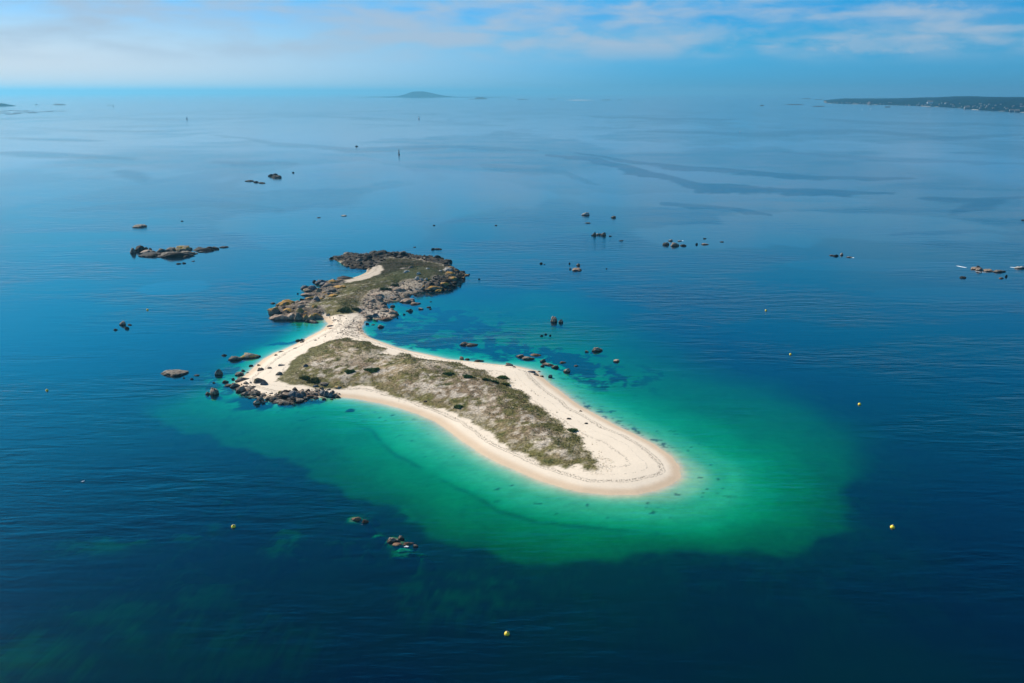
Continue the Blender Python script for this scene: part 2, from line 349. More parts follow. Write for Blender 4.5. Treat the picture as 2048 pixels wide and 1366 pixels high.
# vegetation, patchy
m1 = .5*fbm(xf, yf*.8, 3.4, 3, 121, .7) + .5*fbm(xf, yf, 11, 3, 122, .6); m2 = fbm(xf, yf, 30, 3, 123); m3 = fbm(xf, yf*.9, 2.3, 2, 125, .6)
straw = np.array([.33, .25, .155]); olive = np.array([.135, .125, .040]); dark = np.array([.045, .06, .02]); heath = np.array([.20, .14, .09])
vc = np.tile(straw, (n, 1))
vc = mixc(vc, heath, sst(m2, .42, .58)*.8)
edge = np.exp(-(np.maximum(g['v'], 0)/9)**2)
vc = mixc(vc, olive, np.clip(sst(m1, .46, .58) + edge*.8, 0, 1)*.85)
vc = mixc(vc, dark, sst(m3*.5+m1*.5, .58, .70)*.75)
bare = sst(m1*.4 + m3*.6 + .35*(fbm(xf, yf, 22, 3, 127)-.5), .495, .365)*(1-.6*edge)
for (px, py, rx, ry, a) in ((775,706,20,9,1.0),(745,715,26,14,.5),(855,735,30,14,.75),(915,745,26,12,.7),(640,735,26,14,.45),(880,765,24,12,.35),(975,800,40,18,.25),(1090,880,40,16,.35),(690,725,22,16,.55)):
    qx, qy = at(px, py, 4); sx = rx*slant(qx, qy)/FPX; sy = abs(qy-at(px, py+ry, 4)[1])
    bare = np.clip(bare + a*np.exp(-(((xf-qx)/sx)**2+((yf-qy)/sy)**2))*sst(m1, .60, .46), 0, 1)
vc = mixc(vc, (.50, .43, .35), bare*.85*(g['v'] > -3))
# smooth olive slope along the north-west edge
qx, qy = at(640, 697, 4); nwm = sst(g['v'], 15, 7)*np.exp(-(((xf-qx)/55)**2+((yf-qy)/70)**2))*sst(xf, at(700,690,3)[0]+8, at(690,690,3)[0]-4)
vc = mixc(vc, (.125, .115, .05), np.clip(nwm*1.3, 0, 1)*.9)
# northern headland turf: brownish, greyer
nv = g['north']
nt = np.tile(np.array([.135, .12, .052]), (n, 1))
nt = mixc(nt, (.21, .165, .095), sst(m2, .40, .62)); nt = mixc(nt, (.07, .07, .042), sst(yf, at(760,575)[1], at(760,548)[1])*.75); nt = mixc(nt, (.075, .08, .036), sst(m1, .5, .66)*.7)
nt = mixc(nt, (.34, .29, .23), sst(m3*.6+m1*.4, .44, .37)*.75*sst(fbm(xf, yf, 40, 2, 128), .40, .62)); nt = mixc(nt, (.36, .32, .27), sst(m3*.5+m1*.5, .385, .31)*.8)
qx, qy = at(792, 532, 4); nt = mixc(nt, (.038, .034, .022), np.clip(1.5*np.exp(-(((xf-qx)/34)**2+((yf-qy)/38)**2)), 0, 1))
qx, qy = at(860, 560, 5); nt = mixc(nt, (.035, .050, .022), np.clip(1.2*np.exp(-(((xf-qx)/40)**2+((yf-qy)/40)**2)), 0, 1)*.8)
vc = mixc(vc, nt, nv*(g['v'] < -5))
base = mixc(base, base*.66, g['north']*(1-g['veg']))
base = mixc(base, vc, g['veg'])
# bed rock
rc = np.tile(np.array([.15, .115, .088]), (n, 1))
rn = fbm(xf, yf, 6, 4, 131, .6)
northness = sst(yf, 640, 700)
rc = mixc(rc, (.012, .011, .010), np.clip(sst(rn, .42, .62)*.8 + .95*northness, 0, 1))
flat = sst(sdf(poly(ROCKS_C, .5), xf, yf), -2, 3)*(1-northness); rc = mixc(rc, (.25, .19, .15), flat*sst(fbm(xf, yf, 4, 3, 133, .6), .62, .42))
rc = mixc(rc, (.035, .030, .024), sst(g['z'], 1.1, .2))
base = mixc(base, rc, g['rock']*(1-g['veg']*.6))
# sea bed
bed = np.tile(np.array([.50, .44, .31]), (n, 1))
bed = bed*(1 + (fbm(xf, yf, 12, 3, 141, .6)-.5)*.34 + (fbm(xf, yf*1.6, 2.6, 3, 143, .65)-.5)*.30)[:, None]
bed = mixc(bed, (.022, .035, .034), g['weed'])
bed = mixc(bed, (.24, .135, .07), g['rkb'])
under = sst(g['s'], .3, -.6)*(1-g['rock'])
base = mixc(base, bed, under)
cattr(tm, 'base', np.clip(base, 0.01, .9))
fattr(tm, 'shore', np.where(g['near'] > .02, g['s'], g['s'])); fattr(tm, 'cover', np.clip(g['veg'] + g['rock'], 0, 1))
m, k, out = material('ground_mix')
bs = k.new('ShaderNodeBsdfPrincipled'); geo = k.new('ShaderNodeNewGeometry'); P = geo.outputs['Position']
ab = k.new('ShaderNodeAttribute', attribute_name='base'); ash = k.new('ShaderNodeAttribute', attribute_name='shore'); acv = k.new('ShaderNodeAttribute', attribute_name='cover')
fine = k.noise(P, 0.9, 4, 0.65); fine2 = k.noise(P, 2.6, 2, 0.6)
var = k.math('ADD', k.smooth(fine, .32, .68, .55, 1.42), k.math('MULTIPLY', k.math('SUBTRACT', fine2, .5), .5))
amt = k.math('ADD', k.math('MULTIPLY', acv.outputs['Fac'], .88), .07)
vv = k.math('ADD', k.math('MULTIPLY', k.math('SUBTRACT', var, 1.0), amt), 1.0)
cc = k.mix(1.0, ab.outputs['Color'], k.comb(vv, vv, vv), 'MULTIPLY')
# wrack lines left by the tides
lowf = k.noise(P, .035, 3, .6); sp = k.noise(P, 1.5, 2, .7); sp2 = k.noise(P, .55, 2, .6)
sh = k.math('ADD', ash.outputs['Fac'], k.math('MULTIPLY', k.math('SUBTRACT', lowf, .5), 9.0))
def wrack(c, wd, th, amp):
    dd = k.math('ABSOLUTE', k.math('SUBTRACT', sh, c))
    band = k.smooth(dd, 0.0, wd, 1.0, 0.0)
    return k.math('MULTIPLY', k.smooth(k.math('ADD', sp, k.math('MULTIPLY', band, .16)), th, th+.05), k.math('MULTIPLY', band, amp))
wr = k.math('MAXIMUM', wrack(9.0, 1.9, .645, 1.0), wrack(7.6, .8, .61, .8))
wr = k.math('MAXIMUM', wr, k.math('MULTIPLY', wrack(21.0, 1.7, .66, .8), 1.0))
wr = k.math('MAXIMUM', wr, k.math('MULTIPLY', wrack(14.5, .9, .69, .6), 1.0))
wr = k.math('MULTIPLY', wr, k.math('SUBTRACT', 1.0, acv.outputs['Fac'], clamp=True))
cc = k.mix(k.math('MULTIPLY', wr, .8, clamp=True), cc, C4((.11, .085, .06)))
k.l.new(cc, bs.inputs['Base Color']); bs.inputs['Roughness'].default_value = .9; bs.inputs['Specular IOR Level'].default_value = .05
bm_ = k.new('ShaderNodeBump'); bm_.inputs['Distance'].default_value = .5
k.put(bm_.inputs['Strength'], k.math('ADD', k.math('MULTIPLY', acv.outputs['Fac'], .8), .12)); k.l.new(fine, bm_.inputs['Height'])
k.l.new(bm_.outputs[0], bs.inputs['Normal']); k.l.new(bs.outputs[0], out.inputs[0])
tag(link('terrain', tm, m), kind='structure')

# ------------------------------------------------------------------ water sheet
wxs = axis(-330, 370, 2.2, -90000, 90000, 1.035); wys = axis(185, 900, 2.2, -20000, 95000, 1.016)
WX, WY = np.meshgrid(wxs, wys)
inw = (WX > -900) & (WX < 900) & (WY > 60) & (WY < 1500)
dep = np.full(WX.shape, 6.0); shd = np.full(WX.shape, -400.0)
lw = layers(WX[inw], WY[inw]); dep[inw] = np.where(lw['s'] > -1.2, np.minimum(lw['dep'], .10), lw['dep'])*sst(-lw['s'], -.5, 3.0); shd[inw] = lw['s']
# blend to open sea
far = np.maximum(sst(np.abs(WX), 380, 850), sst(WY, 850, 1400)); dep = dep*(1-far) + 6*far
# ruffled (dark) and calm (pale) water patches
ruf = .5*fbm(WX*.8, WY*.5, 260, 4, 201, .5) + .5*fbm(WX, WY*.35, 800, 4, 203, .55)
ruf = ruf + .14*(fbm(WX*.7, WY*.3, 90, 4, 205, .6)-.5); ruf = .8*sst(ruf, .545, .60)
D = np.sqrt(WX**2+WY**2)
ruf = ruf*sst(D, 700, 1500)
# wind-ruffled bands, each a line with a width, laid out from their bearings and distances
BANDS = [([(1150,304),(1300,330),(1500,345),(1640,356),(1835,357)],5,.9),([(1090,308),(1180,318),(1290,346),(1400,374),(1560,384),(1790,389)],9,1.),([(1835,397),(1950,402),(2060,394)],6,.9),
 ([(1900,424),(1950,412),(2010,404)],9,.9),([(1320,407),(1450,418),(1545,431)],6,.8),([(1180,234),(1320,238),(1470,240)],3.5,.8),([(1290,262),(1500,269),(1700,262),(1900,276),(2060,270)],5,.6),
 ([(-20,304),(150,312),(270,318)],6,.6),([(420,270),(560,288),(700,300),(900,293),(1080,301)],5,.5),([(230,343),(330,362),(300,388)],9,.6),([(420,326),(600,328)],6,.5),([(-10,276),(210,281)],3,.6),
 ([(-10,250),(150,262),(320,262)],3,.5),([(600,231),(800,240),(1010,252)],3,.5),([(700,222),(860,226)],2.5,.5),([(1500,228),(1760,246),(2060,250)],3.5,.5),([(1560,305),(1760,318),(2060,330)],5,.35),([(960,330),(1130,348),(1200,372)],8,.35),([(120,420),(420,405),(560,420)],8,.25),([(1780,470),(1960,462),(2060,470)],5,.4)]
def bands(x, y):
    dpt = y*CF + CAM_H*SF; px = 1024 + FPX*x/np.maximum(dpt, 1); py = 683 + FPX*(CAM_H*CF - y*SF)/np.maximum(dpt, 1)
    wob = (fbm(px/1.0, py*7, 70, 5, 231, .6)-.5)*2; t = np.zeros(x.shape)
    for pts, wd, a in BANDS:
        P = np.array(pts, float)
        if P[0,0] > P[-1,0]: P = P[::-1]
        L_ = P[-1,0]-P[0,0]; u = (px-P[0,0])/max(L_, 1); yl = np.interp(px, P[:,0], P[:,1]); tp = np.sqrt(np.clip(4*u*(1-u), 0, 1))
        r = np.abs(py + wob*wd*.9 - yl)/(wd*(.15+.85*tp) + 1e-3) + 2*(u < 0) + 2*(u > 1)
        t = np.maximum(t, a*sst(r + wob*.5, 1.15, .65))
    return t*(y > 700)
CALM = [(900,250,500,14,.8),(1500,290,300,12,.7),(900,400,200,40,.6),(1450,470,160,18,.9),(1700,450,200,22,.8),(560,440,260,24,.7),(700,350,220,20,.6),(340,575,60,14,.7),(1900,590,120,12,.5),(200,345,150,12,.5),(60,385,100,30,.3),(1760,530,130,10,.5),
        (1450,400,260,14,.5),(700,470,200,22,.5)]
def gsum(arr, x, y):
    t = np.zeros(x.shape)
    wob = (fbm(x*.8, y*.28, 140, 5, 211, .6)-.5)
    for (px, py, rx, ry, a) in arr:
        qx, qy = at(px, py); sx = rx*slant(qx, qy)/FPX; sy = abs(at(px, py-ry)[1]-qy)
        r2 = ((x-qx)/sx)**2 + ((y-qy)/sy)**2
        t = np.maximum(t, a*sst(r2 + wob*5.5, 1.2, .55))
    return t
ruf = np.clip(np.maximum(ruf*.55*sst(D, 1500, 5000), bands(WX, WY)), 0, 1)
calm = np.clip(gsum(CALM, WX, WY) + .9*sst(fbm(WX, WY*.5, 700, 3, 221), .5, .66)*sst(D, 900, 1800), 0, 1)*(1-ruf)
wm = grid_mesh('sea', wxs, wys, np.zeros(WX.shape))
fattr(wm, 'depth', dep); fattr(wm, 'ruffle', ruf); fattr(wm, 'calm', calm)
m, k, out = material('sea_water')
geo = k.new('ShaderNodeNewGeometry'); P = geo.outputs['Position']
ad = k.new('ShaderNodeAttribute', attribute_name='depth').outputs['Fac']; ar = k.new('ShaderNodeAttribute', attribute_name='ruffle').outputs['Fac']; ac = k.new('ShaderNodeAttribute', attribute_name='calm').outputs['Fac']
def ex(kc): return k.math('POWER', 2.71828, k.math('MULTIPLY', ad, -kc))
T = k.comb(ex(2.4), ex(.33), ex(.62))
trans = k.new('ShaderNodeBsdfTransparent'); k.l.new(T, trans.inputs[0])
one = k.vmath('SUBTRACT', (1, 1, 1), k.vmath('MULTIPLY', T, T))
bigv = k.noise(P, .006, 4, .55)
body = k.mix(k.smooth(bigv, .35, .65), C4((.0001, .007, .023)), C4((.0001, .014, .021)))
body = k.mix(k.math('MULTIPLY', ar, .9), body, C4((.0001, .040, .095)))
dif = k.new('ShaderNodeBsdfDiffuse'); k.l.new(k.vmath('MULTIPLY', body, one), dif.inputs[0])
add = k.new('ShaderNodeAddShader'); k.l.new(trans.outputs[0], add.inputs[0]); k.l.new(dif.outputs[0], add.inputs[1])
# waves
w1 = k.noise(k.mapping(P, rot=(0,0,R(22)), scale=(.10, .42, .3)), 1.0, 3, .55, .3)
w2 = k.noise(k.mapping(P, rot=(0,0,R(-14)), scale=(.035, .13, .3)), 1.0, 2, .5, .4)
w3 = k.noise(k.mapping(P, rot=(0,0,R(8)), scale=(.5, 1.1, .5)), 1.0, 2, .6)
wn = k.math('ADD', k.math('ADD', k.math('MULTIPLY', w1, 1.0), k.math('MULTIPLY', w2, 2.4)), k.math('MULTIPLY', w3, .22))
patch = k.noise(k.mapping(P, scale=(.005, .009, 1)), 1.0, 4, .6)
bump = k.new('ShaderNodeBump'); bump.inputs['Distance'].default_value = 1.0
k.put(bump.inputs['Strength'], k.math('MULTIPLY', k.smooth(patch, .40, .62, .025, .26), k.math('SUBTRACT', 1.0, k.math('MULTIPLY', ac, .8))))
k.l.new(wn, bump.inputs['Height'])
gl = k.new('ShaderNodeBsdfGlossy'); gl.inputs['Roughness'].default_value = .12; k.l.new(bump.outputs[0], gl.inputs['Normal'])
cosi = k.math('ABSOLUTE', k.vmath('DOT_PRODUCT', bump.outputs[0], geo.outputs['Incoming']))   # Schlick, the same from above and below
frv = k.math('ADD', .02, k.math('MULTIPLY', .98, k.math('POWER', k.math('SUBTRACT', 1.0, cosi, clamp=True), 5.0)))
fw = k.math('MULTIPLY', frv, k.math('ADD', k.math('SUBTRACT', 1.17, k.math('MULTIPLY', ar, .26)), k.math('MULTIPLY', ac, .16)), clamp=True)
mx = k.new('ShaderNodeMixShader'); k.put(mx.inputs[0], fw); k.l.new(add.outputs[0], mx.inputs[1]); k.l.new(gl.outputs[0], mx.inputs[2])
k.l.new(mx.outputs[0], out.inputs[0])
tag(link('sea', wm, m), kind='structure')

# ------------------------------------------------------------------ rock materials
def rock_mat(name, c1, c2, lich=None, lamt=0.0, tide=.9):
    m, k, out = material(name)
    bs = k.new('ShaderNodeBsdfPrincipled'); geo = k.new('ShaderNodeNewGeometry'); P = geo.outputs['Position']
    oi = k.new('ShaderNodeObjectInfo')
    a = k.noise(P, .55, 4, .65); b = k.noise(P, 2.2, 3, .6)
    c = k.mix(k.smooth(a, .36, .64), C4(c1), C4(c2))
    f = k.math('ADD', k.math('MULTIPLY', b, .7), k.math('ADD', .55, k.math('MULTIPLY', oi.outputs['Random'], .25)))
    c = k.mix(1.0, c, k.comb(f, f, f), 'MULTIPLY')
    if lich:
        nz = k.sep(geo.outputs['Normal'])[2]
        ln = k.noise(P, .30, 3, .6)
        mask = k.math('MULTIPLY', k.smooth(ln, .52-lamt*.2, .60-lamt*.2), k.smooth(nz, .1, .6))
        mask = k.math('MULTIPLY', mask, k.smooth(b, .35, .5, .45, 1.0))
        c = k.mix(mask, c, C4(lich))
    pz = k.math('ADD', k.sep(P)[2], k.math('MULTIPLY', k.math('SUBTRACT', a, .5), 1.6))
    if tide: c = k.mix(k.math('MULTIPLY', k.smooth(pz, .25, .95, 1.0, 0.0), tide), c, C4((.030, .024, .018)))
    k.l.new(c, bs.inputs['Base Color']); bs.inputs['Roughness'].default_value = .85; bs.inputs['Specular IOR Level'].default_value = .25
    bp = k.new('ShaderNodeBump'); bp.inputs['Distance'].default_value = .35; bp.inputs['Strength'].default_value = .7
    k.l.new(k.math('ADD', a, k.math('MULTIPLY', b, .4)), bp.inputs['Height']); k.l.new(bp.outputs[0], bs.inputs['Normal'])
    k.l.new(bs.outputs[0], out.inputs[0]); return m
RM = dict(g=rock_mat('granite_grey', (.07,.06,.048), (.22,.18,.14)),
          p=rock_mat('granite_pink', (.17,.12,.088), (.36,.265,.195)),
          d=rock_mat('granite_dark', (.010,.0095,.009), (.036,.030,.024)),
          o=rock_mat('granite_lichen', (.13,.11,.085), (.27,.22,.165), (.36,.19,.028), .8),
          y=rock_mat('granite_light_lichen', (.16,.135,.10), (.31,.26,.20), (.33,.22,.05), .35),
          b=rock_mat('granite_blue', (.065,.068,.075), (.18,.178,.175)),
          w=rock_mat('granite_pale', (.26,.24,.21), (.45,.42,.38)),
          r=rock_mat('weedy_red', (.10,.045,.025), (.20,.12,.075), tide=0),
          u=rock_mat('sunken_green', (.16,.14,.085), (.30,.27,.20), tide=0))
from mathutils import noise as mnoise
def proto(seed, kind, lv=4):
    rnd = random.Random(seed); bm = bmesh.new(); bmesh.ops.create_icosphere(bm, subdivisions=lv, radius=1.0)
    off = Vector((rnd.uniform(-50,50), rnd.uniform(-50,50), rnd.uniform(-50,50)))
    ang = rnd.uniform(-.5,.5); nv = Vector((math.cos(ang), math.sin(ang), rnd.uniform(.1,.5))).normalized(); ph = rnd.random()
    cuts = [(Vector((rnd.gauss(0,1), rnd.gauss(0,1), rnd.gauss(0,.8)+.2)).normalized(), rnd.uniform(*{'round':(.7,.9),'slab':(.5,.8),'block':(.45,.75),'split':(.6,.85),'lobed':(.6,.85)}[kind])) for _ in range({'round':4,'slab':8,'block':13,'split':5,'lobed':6}[kind])]
    for v in bm.verts:
        p = v.co.copy(); q = 1.0
        n = mnoise.noise(p*.9+off)*.34 + mnoise.noise(p*2.1+off)*.20 + mnoise.noise(p*4.7+off)*.11 + mnoise.noise(p*10+off)*.04
        q += n
        if kind in ('slab','split','lobed'):
            per = {'slab':.62,'split':.95,'lobed':.8}[kind]; dep_ = {'slab':.16,'split':.34,'lobed':.26}[kind]
            t = (p.dot(nv)/per + ph + mnoise.noise(p*1.3+off)*.25) % 1.0; q -= dep_*math.exp(-((t-.5)/.085)**2)
            if kind == 'lobed':
                n2 = Vector((-nv.y, nv.x, .3)); t = (p.dot(n2)/1.1 + ph*2) % 1.0; q -= .2*math.exp(-((t-.5)/.09)**2)
        p *= q
        for cn, cd in cuts:
            e = p.dot(cn) - cd
            if e > 0: p -= cn*e*.93
        v.co = p
    for f in bm.faces: f.smooth = True
    me = bpy.data.meshes.new('rock_'+kind); bm.to_mesh(me); bm.free(); return me
KINDS = {'R':'round','S':'slab','B':'block','X':'split','L':'lobed'}
PROTO = {}
for kk_, kn_ in KINDS.items():
    PROTO[kk_] = [proto(100+ord(kk_)*7+i, kn_, 4) for i in range(3)]
SMALL = [proto(900+i, ('block','round','slab')[i % 3], 3) for i in range(6)]
MC = {}
def rock_mesh(me, mk):
    key = (me.name, mk)
    if key not in MC:
        c = me.copy(); c.materials.clear(); c.materials.append(RM[mk]); MC[key] = c
    return MC[key]
def put_rock(x, y, z, w, dpt, h, kind, mk, label, name='rock', rot=None, tilt=0.0, group=None, i=0, small=False):
    me = SMALL[i % 6] if small else PROTO[kind][i % 3]
    o = bpy.data.objects.new(name, rock_mesh(me, mk)); col.objects.link(o)
    o.location = (x, y, z); o.scale = (w/2/.93, dpt/2/.93, h/.93)
    o.rotation_euler = (random.uniform(-.08,.08), tilt, random.uniform(-.25,.25) if rot is None else rot)
    tag(o, label, 'rock', group); return o
NR = [0]
def rock(px, py, w, h, kind, mk, label, tilt=0.0, rot=None, name='rock', sink=.12, group=None, asp=.62, zoff=0.0):
    """px,py visual centre; w,h visual size, all in the 2048 frame."""
    NR[0] += 1
    x, y, z = on_ground(px, py + h*.30)
    s = slant(x, y)/FPX; W = w*s; st = CAM_H/slant(x, y)
    asp = min(1.0, asp + .4*max(0, h/w-.6)); D_ = W*asp; H = max(.12*W, min(.72*W, (h*s - D_*st*.6)/math.sqrt(1-st*st)*.85))
    if py > 1030: sink = .62
    D_ = min(D_, h*s/st*1.1)
    return put_rock(x, y, z - H*sink + zoff, W, max(D_, W*.3), H*(1+sink), kind, mk, label, name, rot, tilt, group, NR[0])

